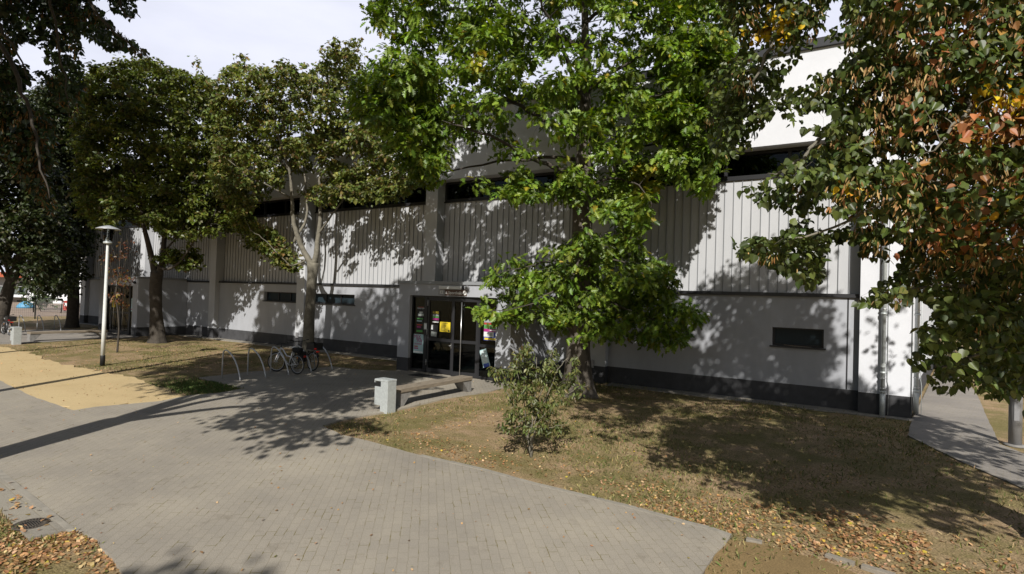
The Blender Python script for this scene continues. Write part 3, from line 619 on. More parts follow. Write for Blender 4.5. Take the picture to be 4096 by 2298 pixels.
def bicycle(loc, rz, label, kind, steer):
    o = empty('bicycle', loc, rz, label=label, cat='bicycle', group='bicycles parked at the hoops')
    fm = M['bikewhite'] if kind == 'mtb' else M['bikeblack']; H = .35
    bb_ = (.43, 0, .29); head_t = (.86, 0, .86 if kind == 'mtb' else .90); head_b = (.91, 0, .70); seat_t = (.26, 0, .76)
    wheel('rear_wheel', 0, o); wheel('front_wheel', 1.06, o, steer=steer)
    b = MB()
    mid = (.55, 0, .60) if kind == 'mtb' else (.6, 0, .42)
    b.tube([head_t, (.74, 0, .80 if kind == 'mtb' else .66), mid, (.305, 0, .58)], .021 if kind == 'mtb' else .018, 10); b.tube([head_b, (.66, 0, .48), bb_], .023, 10); b.tube([bb_, seat_t], .018, 10); b.tube([head_t, head_b], .024, 10)
    for s_ in (-.06, .06):
        b.tube([bb_, (.2, s_ * .8, .31), (0, s_, H)], .011, 8); b.tube([(.30, 0, .60), (.18, s_ * .8, .50), (0, s_, H)], .010, 8)
    b.build('frame', fm, o, local=True)
    Ms = Matrix.Translation((.9, 0, 0)) @ Matrix.Rotation(steer, 4, 'Z') @ Matrix.Translation((-.9, 0, 0))
    def fin(b, n, mm, par): bmesh.ops.transform(b.bm, matrix=Ms, verts=b.bm.verts); return b.build(n, mm, par, local=True)
    b = MB()
    for s_ in (-.065, .065): b.tube([(.92, s_, .68), (1.0, s_, .50), (1.06, s_, H)], .017 if kind == 'mtb' else .012, 8)
    b.tube([(.92, -.065, .68), (.92, .065, .68)], .018, 8); fin(b, 'fork', fm, o)
    b = MB(); b.tube([(.86, 0, .86), (.85, 0, .98), (.89, 0, 1.0)], .015, 8)
    up = .0 if kind == 'mtb' else .07
    b.tube([(.80, -.32, 1.0 + up), (.88, -.12, 1.0), (.90, 0, 1.0), (.88, .12, 1.0), (.80, .32, 1.0 + up)], .013, 8); hb = fin(b, 'handlebar', M['black'], o)
    for s_ in (-1, 1):
        b = MB(); b.tube([(.815, s_ * .27, 1.0 + up * .8), (.795, s_ * .345, 1.0 + up)], .019, 8); b.tube([(.85, s_ * .22, .99), (.90, s_ * .27, .965), (.88, s_ * .34, .95)], .006, 5); fin(b, 'grip', M['rubber'], hb)
    b = MB(); b.tube([seat_t, (.21, 0, .90)], .014, 8); sp = b.build('seat_post', M['steel'], o, local=True)
    b = MB(); rs = [(.06, .085, .925), (.12, .09, .93), (.20, .055, .925), (.28, .022, .92), (.34, .016, .905)]
    prev = None
    for X_, w_, z_ in rs:
        r_ = [b.bm.verts.new((X_, w_ * math.cos(a), z_ - .01 + .028 * math.sin(a))) for a in np.linspace(0, 2 * math.pi, 11)[:-1]]
        if prev:
            for i in range(10): b._f([prev[i], prev[(i + 1) % 10], r_[(i + 1) % 10], r_[i]], True)
        else: b._f(r_)
        prev = r_
    b._f(prev); b.build('saddle', M['bikewhite'] if kind == 'mtb' else M['black'], sp, local=True)
    b = MB(); b.ring((.43, .05, .29), (0, 1, 0), .085, .006, 24, 5); b.tube([(.43, .05, .29), (.55, .07, .18)], .011, 6); b.tube([(.43, -.05, .29), (.31, -.07, .40)], .011, 6); b.box(.51, .60, .07, .15, .165, .19); b.box(.26, .35, -.15, -.07, .39, .415)
    b.tube([(.43, .05, .375), (0, .05, .39)], .004, 4); b.tube([(.43, .05, .205), (0, .05, .31)], .004, 4); b.build('crankset', M['black'], o, local=True)
    b = MB()
    for s_ in (-.06, .06): b.tube([(.22, s_, .74), (-.22, s_, .76)], .008, 6); b.tube([(-.16, s_, .76), (0, s_, H)], .007, 6)
    for xx in (-.22, -.08, .1): b.tube([(xx, -.06, .757), (xx, .06, .757)], .006, 6)
    b.build('rack', M['black'] if kind == 'mtb' else M['chrome'], o, local=True)
    if kind == 'mtb':
        b = MB(); b.box(-.24, .12, -.20, -.07, .46, .80, .05); b.box(-.22, .14, -.07, .15, .765, .93, .06); b.build('bag', M['bag'], o, local=True)
        b = MB(); b.box(-.285, -.25, -.14, -.04, .60, .66, .01); b.build('rear_light', M['red'], o, local=True)
    else:
        b = MB(); z0, z1 = .775, 1.02
        for (u0, u1, v0, v1, w0, w1) in ((-.30, .14, -.19, .19, z0, z0 + .012), (-.30, -.288, -.19, .19, z0 + .013, z1), (.128, .14, -.19, .19, z0 + .013, z1), (-.2875, .1275, -.19, -.178, z0 + .013, z1), (-.2875, .1275, .178, .19, z0 + .013, z1)): b.box(u0, u1, v0, v1, w0, w1)
        b.build('basket', M['black'], o, local=True)
        b = MB(); b.box(-.30, -.26, -.06, .06, .69, .735, .01); b.box(-.31, -.301, .09, .17, .80, .85, .002); b.build('rear_light', M['red'], o, local=True)
        b = MB()
        for k in range(14):
            a0, a1 = math.pi * (.25 + .6 * k / 14), math.pi * (.25 + .6 * (k + 1) / 14); rr = .385
            vs = [b.bm.verts.new((rr * math.cos(a), s_, .35 + rr * math.sin(a))) for a, s_ in ((a0, -.028), (a0, .028), (a1, .028), (a1, -.028))]; b._f(vs)
        b.build('mudguard', M['bikeblack'], o, local=True)
    b = MB(); b.tube([(.36, .07, .27), (.30, .16, .0)], .008, 6); b.build('kickstand', M['black'], o, local=True)
    return o
bicycle((-16.42, 12.62, GZ), math.pi + .05, 'white mountain bike with a black bag on its rear rack', 'mtb', .35)
bicycle((-16.78, 13.55, GZ), math.pi - .05, 'black city bike with a black basket on its rear rack, beside the white bike', 'city', -.2)
_p = G(24, 845); bicycle((_p[0], _p[1], GZ), math.pi - .05, 'dark bicycle cut by the left picture edge at the far hoops', 'city', .1)
# doormats
q = [G(c1(120), c1y(992), .02), G(c1(300), c1y(968), .02), G(c1(540), c1y(1000), .02), G(c1(330), c1y(1032), .02)]
b = MB(); b.box(q[0][0] - .1, q[2][0], 15.15, 15.72, .0125, .026, .004); tag(b.build('doormat', M['mat_']), 'large dark doormat in front of the main glass doors', 'doormat')
b = MB(); b.box(-38.6, -36.6, 15.2, 15.8, .0105, .025, .004); tag(b.build('doormat', M['mat_']), 'dark doormat in front of the far-left entrance', 'doormat')
# drain
mc = G(400 / 3.225 / S, (1850 + 812 / 3.225) / S); mr = float(np.linalg.norm(G(655 / 3.225 / S, (1850 + 775 / 3.225) / S) - mc)) * .98
dr = empty('drain_cover', (mc[0], mc[1], .014), label='round cast iron drain grate in the concrete slabs at lower left', cat='drain cover')
b = MB(); b.lathe((mc[0], mc[1], .0145), [(mr * .98, 0), (mr * .98, .0005)], 40); b.build('shaft_shade_disc', M['hole'], dr)  # near-black disc stands for the shade down the drain
b = MB(); b.ring((mc[0], mc[1], .014), (0, 0, 1), mr * .95, mr * .05, 48, 6)
for k in range(28):
    a = 2 * math.pi * k / 28; u = np.array([math.cos(a), math.sin(a)]); p0, p1 = mc[:2] + u * mr * .62, mc[:2] + u * mr * .92
    b.tube([(p0[0], p0[1], .017), (p1[0], p1[1], .017)], mr * .035, 4)
b.ring((mc[0], mc[1], .016), (0, 0, 1), mr * .60, mr * .035, 40, 6)
for k in range(-4, 5):
    hh = math.sqrt(max(0, (mr * .58) ** 2 - (k * mr * .13) ** 2)); ca, sa = math.cos(KANG), math.sin(KANG)
    f_ = lambda u, v: (mc[0] + u * ca - v * sa, mc[1] + u * sa + v * ca, .017)
    b.tube([f_(-hh, k * mr * .13), f_(hh, k * mr * .13)], mr * .03, 4)
b.build('grate', M['iron'], dr)
# half-buried kerb stones at lower right
for (xa, ya, xb, yb), lb in zip(((1877, 1357, 1917, 1366), (2077, 1396, 2149, 1419), (2167, 1424, 2252, 1449)), ('small half-buried kerb stone just right of the paving tip', 'pale half-buried kerb stone in the leafy gravel, middle of the three', 'half-buried kerb stone at the lower picture edge right of the gravel')):
    a, c = G(xa, ya), G(xb, yb); dv = c - a; ln = float(np.linalg.norm(dv)); an = math.atan2(dv[1], dv[0])
    b = MB(); b.box(0, ln, -.045, .045, -.1, .018, .008, M=Matrix.Translation((a[0], a[1], 0)) @ Matrix.Rotation(an, 4, 'Z')); tag(b.build('kerb_stone', M['kerb']), lb, 'kerb stone', 'half-buried kerb stones')
# stick on the sill
b = MB(); b.tube([(-1.95, LW - .02, 1.735), (-1.7, LW - .035, 1.72), (-1.45, LW - .01, 1.712), (-1.22, LW - .03, 1.708)], [.010, .014, .012, .006], 6); tag(b.build('stick', M['timber']), 'dry stick lying on the sill of the small right-hand window', 'stick')

# ---- far left: fence, goal, container, flats
def cz(x, y): return x / 2.223 / S, (850 + y / 2.223) / S
fa, fb_ = G(*cz(-60, 945)), G(*cz(690, 948))
fen = empty('wire_fence', fa, label='dark green wire mesh fence between the trees at far left', cat='fence')
fd = fb_ - fa; fl = float(np.linalg.norm(fd)); fu = fd / fl
for k in range(int(fl / 2.45) + 1):
    p = fa + fu * k * 2.45; b = MB(); b.box(p[0] - .035, p[0] + .035, p[1] - .035, p[1] + .035, -.05, 1.55); b.build('post', M['fence'], fen)
b = MB()
for k in range(int(fl / .12)):
    p = fa + fu * k * .12; b.tube([(p[0], p[1], .05), (p[0], p[1], 1.45)], .0035, 3, False)
for k in range(8): z = .06 + k * .198; b.tube([(fa[0], fa[1], z), (fb_[0], fb_[1], z)], .005, 3, False)
b.build('mesh_panel', M['fence'], fen)
def AZ(x, y, d): return AD(*cz(x, y), d)
gd = 54; goal = empty('football_goal', (*AZ(430, 940, gd)[:2], 0), label='small steel goal with a net behind the wire fence', cat='goal')
b = MB(); A_, B_, C_, D_ = AZ(295, 940, gd), AZ(302, 762, gd), AZ(556, 772, gd), AZ(540, 945, gd)
A_[2] = D_[2] = 0
b.tube([A_, B_, C_, D_], .05, 8); bk = np.array([-.9, .9, 0]); b.tube([B_, A_ + bk], .03, 6); b.tube([C_, D_ + bk], .03, 6); b.tube([A_ + bk, D_ + bk], .03, 6); b.build('frame', M['fence'], goal)
b = MB()
for k in range(1, 22): t = k / 22; b.tube([B_ + (C_ - B_) * t, (A_ + (D_ - A_) * t) + bk], .006, 3, False)
for k in range(1, 16): t = k / 16; b.tube([B_ + (A_ + bk - B_) * t, C_ + (D_ + bk - C_) * t], .006, 3, False)
b.build('net', M['hoop'], goal)
rd = 57; q0, q1 = AZ(556, 920, rd), AZ(622, 920, rd); w_ = abs(q1[0] - q0[0]) * .5 + abs(q1[1] - q0[1]) * .5 + .2
rb = empty('waste_container', (*q0[:2], 0), label='red plastic waste container with a white label behind the fence', cat='container')
Mx = Matrix.Translation((q0[0], q0[1], 0)) @ Matrix.Rotation(math.atan2(q1[1] - q0[1], q1[0] - q0[0]), 4, 'Z'); ln = float(np.linalg.norm(q1 - q0))
b = MB(); b.box(0, ln, 0, .8, .12, 1.0, .04, M=Mx); b.build('tub', M['redpaint'], rb)
b = MB(); b.box(-.03, ln + .03, -.03, .83, 1.002, 1.09, .03, M=Mx); b.build('lid', M['redpaint'], rb)
b = MB(); b.box(ln * .18, ln * .5, -.008, -.001, .55, .88, M=Mx); b.build('label_plate', M['paper'], rb)
for u in (.1, ln - .1):
    b = MB(); b.tube([(u, .1, .07), (u, .18, .07)], .07, 12); bmesh.ops.transform(b.bm, matrix=Mx, verts=b.bm.verts); b.build('wheel', M['rubber'], rb)
# block of flats
ad = 78; a0, a1 = AZ(-300, 900, ad), AZ(900, 900, ad); an = math.atan2(a1[1] - a0[1], a1[0] - a0[0]); Mx = Matrix.Translation((a0[0], a0[1], 0)) @ Matrix.Rotation(an, 4, 'Z'); k_ = ad / 2250 / 2.223
fx_ = lambda x: (x + 300) * k_
fz_ = lambda y: float(AZ(300, y, ad)[2])
fl_ = empty('apartment_block', (a0[0], a0[1], 0), an, label='white block of flats with a balcony and orange-tiled edge behind the fence at far left', cat='apartment block')
def fbox(name, mm, x0, x1, y0, y1, z0, z1, par): b = MB(); b.box(x0, x1, y0, y1, z0, z1, M=Mx); return b.build(name, mm, par)
fbox('wall', M['farwhite'], fx_(238), fx_(900), 0, 10, -.2, fz_(90), fl_)
fbox('recessed_wall', M['farpink'], fx_(-300), fx_(238) - .01, 1.6, 10, -.2, fz_(560), fl_)
fbox('balcony_slab', M['farwhite'], fx_(-300), fx_(222), .1, 1.598, fz_(760), fz_(738), fl_)
rl = fbox('balcony_railing', M['hoop'], fx_(-300), fx_(222), .12, .16, fz_(668), fz_(662), fl_)
fbox('railing_panel', glass_mat('balcony_glass', (.5, .55, .55)), fx_(-300), fx_(222), .17, .18, fz_(737), fz_(670), rl)
fbox('roof_edge', M['roofred'], fx_(-300), fx_(205), -.3, 9, fz_(585), fz_(540), fl_)
for xw in (70, 140): 
    wf = fbox('window', M['farwhite'], fx_(xw), fx_(xw + 52), 1.54, 1.598, fz_(735), fz_(612), fl_); fbox('pane', M['glass'], fx_(xw + 4), fx_(xw + 48), 1.52, 1.538, fz_(730), fz_(618), wf)
fbox('basement_shade_panel', M['inside'], fx_(60), fx_(205), 1.5, 1.598, fz_(838), fz_(790), fl_)  # raised dark panel stands for the shade of a recess
fbox('gutter_pipe', M['hoop'], fx_(246), fx_(252), -.09, -.001, -.1, fz_(100), fl_)
tq = AZ(232, 838, 62); b = MB(); b.lathe((tq[0], tq[1], 0), [(.85, 0), (.8, .25), (.55, .55), (.25, .72), (.05, .76)], 14); tag(b.build('tarpaulin_cover', M['bluetarp']), 'bright blue tarpaulin cover on the ground behind the fence', 'tarpaulin')

# ================================================================== FOLIAGE
LEAF = dict(
    oak=[(.0, .03), (.13, .06), (.20, .26), (.29, .10), (.40, .40), (.50, .12), (.62, .40), (.70, .12), (.84, .20)],
    maple=[(.0, .05), (.03, .36), (.22, .24), (.30, .52), (.50, .26), (.66, .30), (.74, .12)],
    lime=[(-.05, .20), (.10, .42), (.36, .46), (.66, .30), (.86, .10)],
    small=[(.22, .17), (.5, .20), (.8, .09)],
    fallen=[(.1, .34), (.4, .40), (.75, .22)],
    bract=[(.25, .11), (.75, .10)],
    coarse=[(.15, .38), (.6, .42)],
)
def unit(v): return v / np.maximum(np.linalg.norm(v, axis=-1, keepdims=True), 1e-9)
def leaves_mesh(name, kind, pos, ax, nrm, size, col, fold=.25, droop=.25):
    """one mesh: every leaf is two halves folded along its midrib"""
    n = len(pos); r = LEAF[kind]; k = len(r)
    ax = unit(ax); sd = unit(np.cross(nrm, ax)); nn = np.cross(ax, sd)
    u = np.array([0] + [p[0] for p in r] + [1.0] + [p[0] for p in r]); v = np.array([0] + [p[1] for p in r] + [0] + [-p[1] for p in r])
    fo = RNG.uniform(.2, 1.6, (n, 1)) * fold; dr = RNG.uniform(.2, 1.8, (n, 1)) * droop
    w = np.abs(v)[None] * fo - (u ** 2)[None] * dr
    P = pos[:, None] + size[:, None, None] * (u[None, :, None] * ax[:, None] + v[None, :, None] * sd[:, None] + w[:, :, None] * nn[:, None])
    nv = 2 * k + 2
    f1 = list(range(0, k + 2)); f2 = [0, k + 1] + list(range(2 * k + 1, k + 1, -1))
    loops = np.array(f1 + f2); ls = len(loops)
    me = bpy.data.meshes.new(name); me.vertices.add(n * nv); me.vertices.foreach_set('co', P.reshape(-1).astype(np.float32))
    me.loops.add(n * ls); me.loops.foreach_set('vertex_index', (np.arange(n)[:, None] * nv + loops[None]).reshape(-1).astype(np.int32))
    me.polygons.add(2 * n); st = (np.arange(n)[:, None] * ls + np.array([0, k + 2])[None]).reshape(-1); me.polygons.foreach_set('loop_start', st.astype(np.int32))
    me.polygons.foreach_set('loop_total', np.full(2 * n, k + 2, np.int32)) if False else None
    me.update(calc_edges=True); me.validate()
    at = me.attributes.new('col', 'FLOAT_COLOR', 'POINT'); cc = np.concatenate([np.repeat(col, nv, 0), np.ones((n * nv, 1))], 1); at.data.foreach_set('color', cc.reshape(-1).astype(np.float32))
    return me
def pick(cols, wts, n, var=.18):
    """leaf colours: a species palette with a little variation from leaf to leaf"""
    i = RNG.choice(len(cols), n, p=np.array(wts) / sum(wts)); c = np.array(cols)[i]
    return np.clip(c * (1 + RNG.normal(0, var, (n, 1))) * (1 + RNG.normal(0, var * .35, (n, 3))), .004, 1)
def inpoly(px, py, poly):
    x = np.asarray(px, float); y = np.asarray(py, float); r = np.zeros(x.shape, bool); j = len(poly) - 1
    for i in range(len(poly)):
        xi, yi = poly[i]; xj, yj = poly[j]
        c = ((yi > y) != (yj > y)) & (x < (xj - xi) * (y - yi) / (yj - yi + 1e-12) + xi); r ^= c; j = i
    return r
def crown_points(poly, n, base, half, holes=(), wall=True, off=0.0, mind=14, spread=None):
    """clump centres spread through the crown's volume: height and width from the photograph, depth from a rounded crown around the trunk"""
    poly = [tuple(p) for p in poly]; xs = [p[0] for p in poly]; ys = [p[1] for p in poly]; d0 = depth_of(base); out = []; keep = []; tries = 0
    xc = (min(xs) + max(xs)) / 2; xh = (max(xs) - min(xs)) / 2
    while len(out) < n and tries < n * 60:
        tries += 1; x = RNG.uniform(min(xs), max(xs)); y = RNG.uniform(min(ys), max(ys))
        if not inpoly(x, y, poly): continue
        if any(((x - h[0]) / h[2]) ** 2 + ((y - h[1]) / h[3]) ** 2 < 1 for h in holes): continue
        if keep and tries < n * 30:
            kk = np.array(keep[-400:]); 
            if np.min((kk[:, 0] - x) ** 2 + (kk[:, 1] - y) ** 2) < mind ** 2: continue
        e = math.sqrt(max(.08, 1 - ((x - xc) / (xh + 1)) ** 2)); d = d0 + off + half * e * RNG.uniform(-1, 1)
        p = AD(x, y, max(2.5, d))
        if wall and p[2] < 11.4 and p[1] > 17.7: p = AY(x, y, RNG.uniform(16.2, 17.7))
        if p[2] < .5: continue
        out.append(p); keep.append((x, y))
    return np.array(out)
def sprays(cl, per, rad, flat=.55, outward=None, jit=.25):
    """leaf positions: each clump is a few twigs with leaves along them; returns positions, twig directions and the clump index"""
    P, D, I = [], [], []
    for i, c in enumerate(cl):
        nt_ = RNG.integers(3, 6); base = np.array([0, 0, 0.])
        for k in range(nt_):
            d = RNG.normal(0, 1, 3); d[2] = d[2] * .45 - .1; d = unit(d); L_ = rad * RNG.uniform(.5, 1.15); m_ = max(2, int(per / nt_ + RNG.uniform(-1, 1)))
            t = RNG.uniform(.1, 1, m_)[:, None]; q = c + d * t * L_ - np.array([0, 0, 1]) * (t ** 2) * L_ * .25 + RNG.normal(0, rad * jit, (m_, 3)) * np.array([1, 1, flat])
            P.append(q); D.append(np.repeat(d[None], m_, 0)); I.append(np.full(m_, i))
    return np.concatenate(P), np.concatenate(D), np.concatenate(I)
def foliage(name, kind, cl, per, rad, size, cols, wts, parent, mm='leaf', hang=.35, flat=.55, tilt=.55, clumpcol=None, clip=None, **kw):
    P, D, I = sprays(cl, per, rad, flat)
    if clip is not None:
        k = clip(P); P, D, I = P[k], D[k], I[k]
    n = len(P); ax = unit(D + RNG.normal(0, .55, (n, 3)) + np.array([0, 0, -hang])); nr = unit(np.array([0.16, -.34, 1.0]) + RNG.normal(0, tilt * .6, (n, 3)) + RNG.normal(0, tilt * .6, (len(cl), 3))[I])
    nr = unit(nr - ax * np.sum(nr * ax, 1, keepdims=True))
    col = pick(cols, wts, n)
    if clumpcol is not None: col = clumpcol(P, I, col)
    else: col = col * (1 + RNG.normal(0, .16, (len(cl), 1)))[I]
    me = leaves_mesh(name, kind, P, ax, nr, size * RNG.uniform(.65, 1.2, n), np.clip(col, .003, 1))
    return link(name, me, M[mm], parent, **kw)
class Wood:
    """trunk and limbs: tapered tubes; twigs run from the nearest limb to each leaf clump"""
    def __init__(s): s.nodes = []
    def limb(s, mb, pts, r0, r1, n=9, wob=.0, sub=4):
        pts = [np.asarray(p, float) for p in pts]; out = []
        for i in range(len(pts) - 1):            # Catmull-Rom through the points
            p0 = pts[max(i - 1, 0)]; p1 = pts[i]; p2 = pts[i + 1]; p3 = pts[min(i + 2, len(pts) - 1)]
            for t in np.linspace(0, 1, sub, endpoint=False): out.append(.5 * (2 * p1 + (p2 - p0) * t + (2 * p0 - 5 * p1 + 4 * p2 - p3) * t * t + (3 * p1 - p0 - 3 * p2 + p3) * t ** 3))
        out.append(pts[-1]); m_ = len(out)
        rr = [r0 + (r1 - r0) * (i / (m_ - 1)) ** .8 for i in range(m_)]
        if wob: out = [o + RNG.normal(0, wob, 3) * (0 < i < m_ - 1) for i, o in enumerate(out)]
        mb.tube(out, rr, n); s.nodes += [(o, r) for o, r in zip(out, rr)]
        return out
    def twigs(s, mb, cl, r=.016, maxlen=3.5, n=5):
        nod = np.array([o for o, _ in s.nodes]); rad = np.array([q for _, q in s.nodes])
        order = np.argsort([np.min(np.linalg.norm(nod - c, axis=1)) for c in cl])
        for i in order:
            c = cl[i]; d = np.linalg.norm(nod - c, axis=1) + np.maximum(0, nod[:, 2] - c[2] - .2) * 1.5; j = int(np.argmin(d)); a = nod[j]; L_ = float(np.linalg.norm(c - a))
            if L_ < .15 or L_ > maxlen: continue
            mid = (a + c) / 2 + np.array([0, 0, .10 * L_]) + RNG.normal(0, .05 * L_, 3); rr = min(rad[j] * .7, r * (.6 + L_ * .5))
            mb.tube([a, (a * 2 + mid) / 3 + RNG.normal(0, .015, 3), mid, c], [rr, rr * .8, rr * .6, rr * .25], n, False)
            nod = np.vstack([nod, [mid], [c]]); rad = np.append(rad, [rr * .6, rr * .3])
def trunk_mesh(mb, pts, rads, n=22, flare=.0, rough=.04, seed=0):
    """a trunk with root flare and an uneven outline"""
    r_ = random.Random(seed); ph = [r_.uniform(0, 6.3) for _ in range(6)]; pts = [np.asarray(p, float) for p in pts]
    P_, R_ = [], []
    for i in range(len(pts) - 1):
        k = max(2, int(np.linalg.norm(pts[i + 1] - pts[i]) / .14))
        for t in np.linspace(0, 1, k, endpoint=False): P_.append(pts[i] + (pts[i + 1] - pts[i]) * t); R_.append(rads[i] + (rads[i + 1] - rads[i]) * t)
    P_.append(pts[-1]); R_.append(rads[-1]); rings = []; z0 = pts[0][2]
    for p, r in zip(P_, R_):
        row = []; h = p[2] - z0; fl = flare * math.exp(-h / .28)
        for k in range(n):
            a = 2 * math.pi * k / n; lob = 1 + fl * (1 + .45 * math.sin(4 * a + ph[0]) + .25 * math.sin(7 * a + ph[1])) + rough * (math.sin(3 * a + ph[2] + h * 1.3) * .6 + math.sin(9 * a + ph[3] + h * .8) * .45 + math.sin(14 * a + ph[4] - h * 2) * .35 + .5 * math.sin(h * 3.1 + ph[5]))
            row.append(mb.bm.verts.new((p[0] + r * lob * math.cos(a), p[1] + r * lob * math.sin(a), p[2])))
        rings.append(row)
    for a, b_ in zip(rings, rings[1:]):
        for k in range(n): mb._f([a[k], a[(k + 1) % n], b_[(k + 1) % n], b_[k]], True)
    mb._f(rings[-1])
def tree(name, base, label, cat='tree', group=None): return empty(name, (base[0], base[1], 0), label=label, cat=cat, group=group)
def soft_clip(polys, jit):
    """trims a crown to its outline, with a ragged edge"""
    def f(P):
        x, y, z = PROJ(P); x = x + RNG.normal(0, jit, len(x)); y = y + RNG.normal(0, jit, len(y)); ok = np.zeros(len(P), bool)
        for p in polys: ok |= inpoly(x, y, p)
        return ok
    return f
def pts_at(base, lst):
    """limb points: (px, py, depth offset from the trunk)"""
    d0 = depth_of(base); return [AD(x, y, d0 + o) for x, y, o in lst]
GREEN_OAK = ([(.13, .20, .02), (.17, .245, .026), (.085, .145, .018), (.22, .28, .03), (.36, .30, .03)], [4, 3, 2.5, 1, .10])

# ---- red oak in front of the right-hand bays
base = G(1454, 992); oak = tree('oak_tree', base, 'tall oak with bright green lobed leaves, right of the main entrance')
wd = Wood(); mb = MB(); d0 = depth_of(base)
tp = [np.array([base[0], base[1], -.12])] + pts_at(base, [(1454, 960, 0), (1455, 880, 0), (1459, 780, 0), (1464, 660, 0), (1465, 570, 0), (1464, 490, 0), (1467, 410, 0), (1471, 300, .1), (1473, 190, .1), (1472, 60, .1), (1466, -100, .2), (1462, -330, .2)])
trunk_mesh(mb, tp, [.44, .43, .36, .33, .32, .31, .28, .235, .19, .15, .11, .08, .03], 30, .55, .035, 3)
mb.build('trunk', M['bark'], oak)
mb = MB(); wd.nodes += [(p, .12) for p in tp[4:]]
for lst, r0 in (([(1465, 445, 0), (1420, 430, -.3), (1360, 408, -.7), (1290, 370, -1.2), (1210, 335, -1.7), (1130, 310, -2)], .10), ([(1468, 350, 0), (1400, 318, .3), (1330, 280, .7), (1250, 230, 1), (1150, 150, 1.2)], .11), ([(1470, 260, 0), (1440, 190, -.6), (1410, 110, -1.2), (1370, 20, -1.8), (1330, -90, -2)], .09),
                ([(1472, 230, 0), (1530, 190, -.5), (1600, 150, -.9), (1700, 90, -1.2), (1780, 60, -1.4)], .075), ([(1470, 330, 0), (1540, 285, -.7), (1610, 250, -1.4), (1700, 230, -2)], .07), ([(1472, 120, 0), (1330, 60, .5), (1180, 20, .8), (1020, 60, .9)], .08), ([(1472, 60, 0), (1600, -40, .3), (1720, -120, .6)], .07),
                ([(1465, 470, 0), (1540, 450, -.4), (1610, 470, -.9), (1640, 520, -1.1)], .05), ([(1467, 400, 0), (1330, 400, 1), (1180, 420, 1.3), (1090, 440, 1.4)], .07), ([(1466, 380, 0), (1600, 370, .6), (1750, 340, .8)], .06),
                ([(1463, 650, 0), (1400, 655, -.6), (1330, 672, -1.2), (1250, 690, -1.6)], .045), ([(1463, 640, 0), (1540, 650, -.5), (1620, 690, -.9), (1690, 730, -1.2)], .045), ([(1462, 700, 0), (1400, 730, -.9), (1320, 770, -1.7), (1230, 785, -2.1)], .04), ([(1462, 720, 0), (1540, 760, -.6), (1630, 800, -1), (1720, 830, -1.2)], .04), ([(1464, 600, 0), (1520, 600, .3), (1580, 640, .5)], .04)):
    wd.limb(mb, pts_at(base, lst), r0, r0 * .22, 9, .02)
OAKP = [(925, -20), (930, 60), (1000, 95), (935, 150), (895, 195), (880, 270), (955, 320), (990, 400), (1060, 470), (1090, 480), (1110, 440), (1150, 425), (1230, 480), (1310, 505), (1400, 480), (1440, 500), (1480, 545), (1560, 570), (1600, 620), (1635, 560), (1650, 470), (1690, 440), (1780, 500), (1800, 430), (1860, 330), (1885, 250), (1850, 150), (1840, 0), (1800, -200), (1650, -330), (1450, -420), (1200, -330), (1000, -180)]
HOLES = [(1195, 400, 75, 62), (1330, 330, 62, 34), (1390, 375, 45, 40), (1150, 340, 40, 28), (1575, 395, 42, 22), (1655, 195, 48, 38), (1110, 118, 20, 26), (1560, 290, 26, 22), (1240, 480, 40, 24), (1390, 452, 46, 16), (985, 330, 22, 30), (1505, 235, 22, 26)]
cl = np.vstack([crown_points(OAKP, 820, base, 3.0, HOLES, mind=12), crown_points([(895, 180), (1090, 130), (1110, 420), (1060, 470), (965, 340), (880, 270)], 90, base, 1.8, off=-.8, mind=11), crown_points([(1640, -20), (1850, -20), (1885, 240), (1855, 340), (1785, 490), (1700, 420), (1665, 300)], 110, base, 2.4, [(1655, 195, 40, 30)], off=-.3, mind=10), crown_points([(1110, 440), (1240, 470), (1330, 480), (1440, 470), (1470, 530), (1400, 495), (1300, 510), (1230, 490)], 26, base, 1.2, off=-.8, mind=8)])
SK = [(1185, 792), (1245, 650), (1340, 645), (1400, 600), (1470, 575), (1560, 590), (1620, 620), (1665, 655), (1715, 690), (1685, 740), (1775, 785), (1710, 870), (1640, 870), (1560, 850), (1440, 850), (1350, 800), (1255, 812)]
cs = crown_points(SK, 150, base, 1.7, [(1240, 735, 55, 30), (1390, 600, 40, 22), (1660, 775, 26, 18)], mind=12)
wd.twigs(mb, cl, .017); wd.twigs(mb, cs, .012); mb.build('limbs', M['darkbark'], oak)
def yell(P, I, col):
    x, y, _ = PROJ(P); k = (((x - 1625) / 40) ** 2 + ((y - 450) / 45) ** 2 < 1) | (((x - 1205) / 30) ** 2 + ((y - 150) / 30) ** 2 < 1) | (((x - 1330) / 18) ** 2 + ((y - 195) / 22) ** 2 < 1); col = col * (1 + RNG.normal(0, .14, (I.max() + 1, 1)))[I]
    col[k] = pick([(.30, .30, .03), (.20, .26, .03), (.40, .30, .03)], [1, 1, .6], int(k.sum())); return col
foliage('crown', 'oak', np.vstack([cl, cs]), 58, .47, .21, *GREEN_OAK, oak, hang=.45, tilt=.5, clumpcol=yell, clip=soft_clip([OAKP, SK], 9))

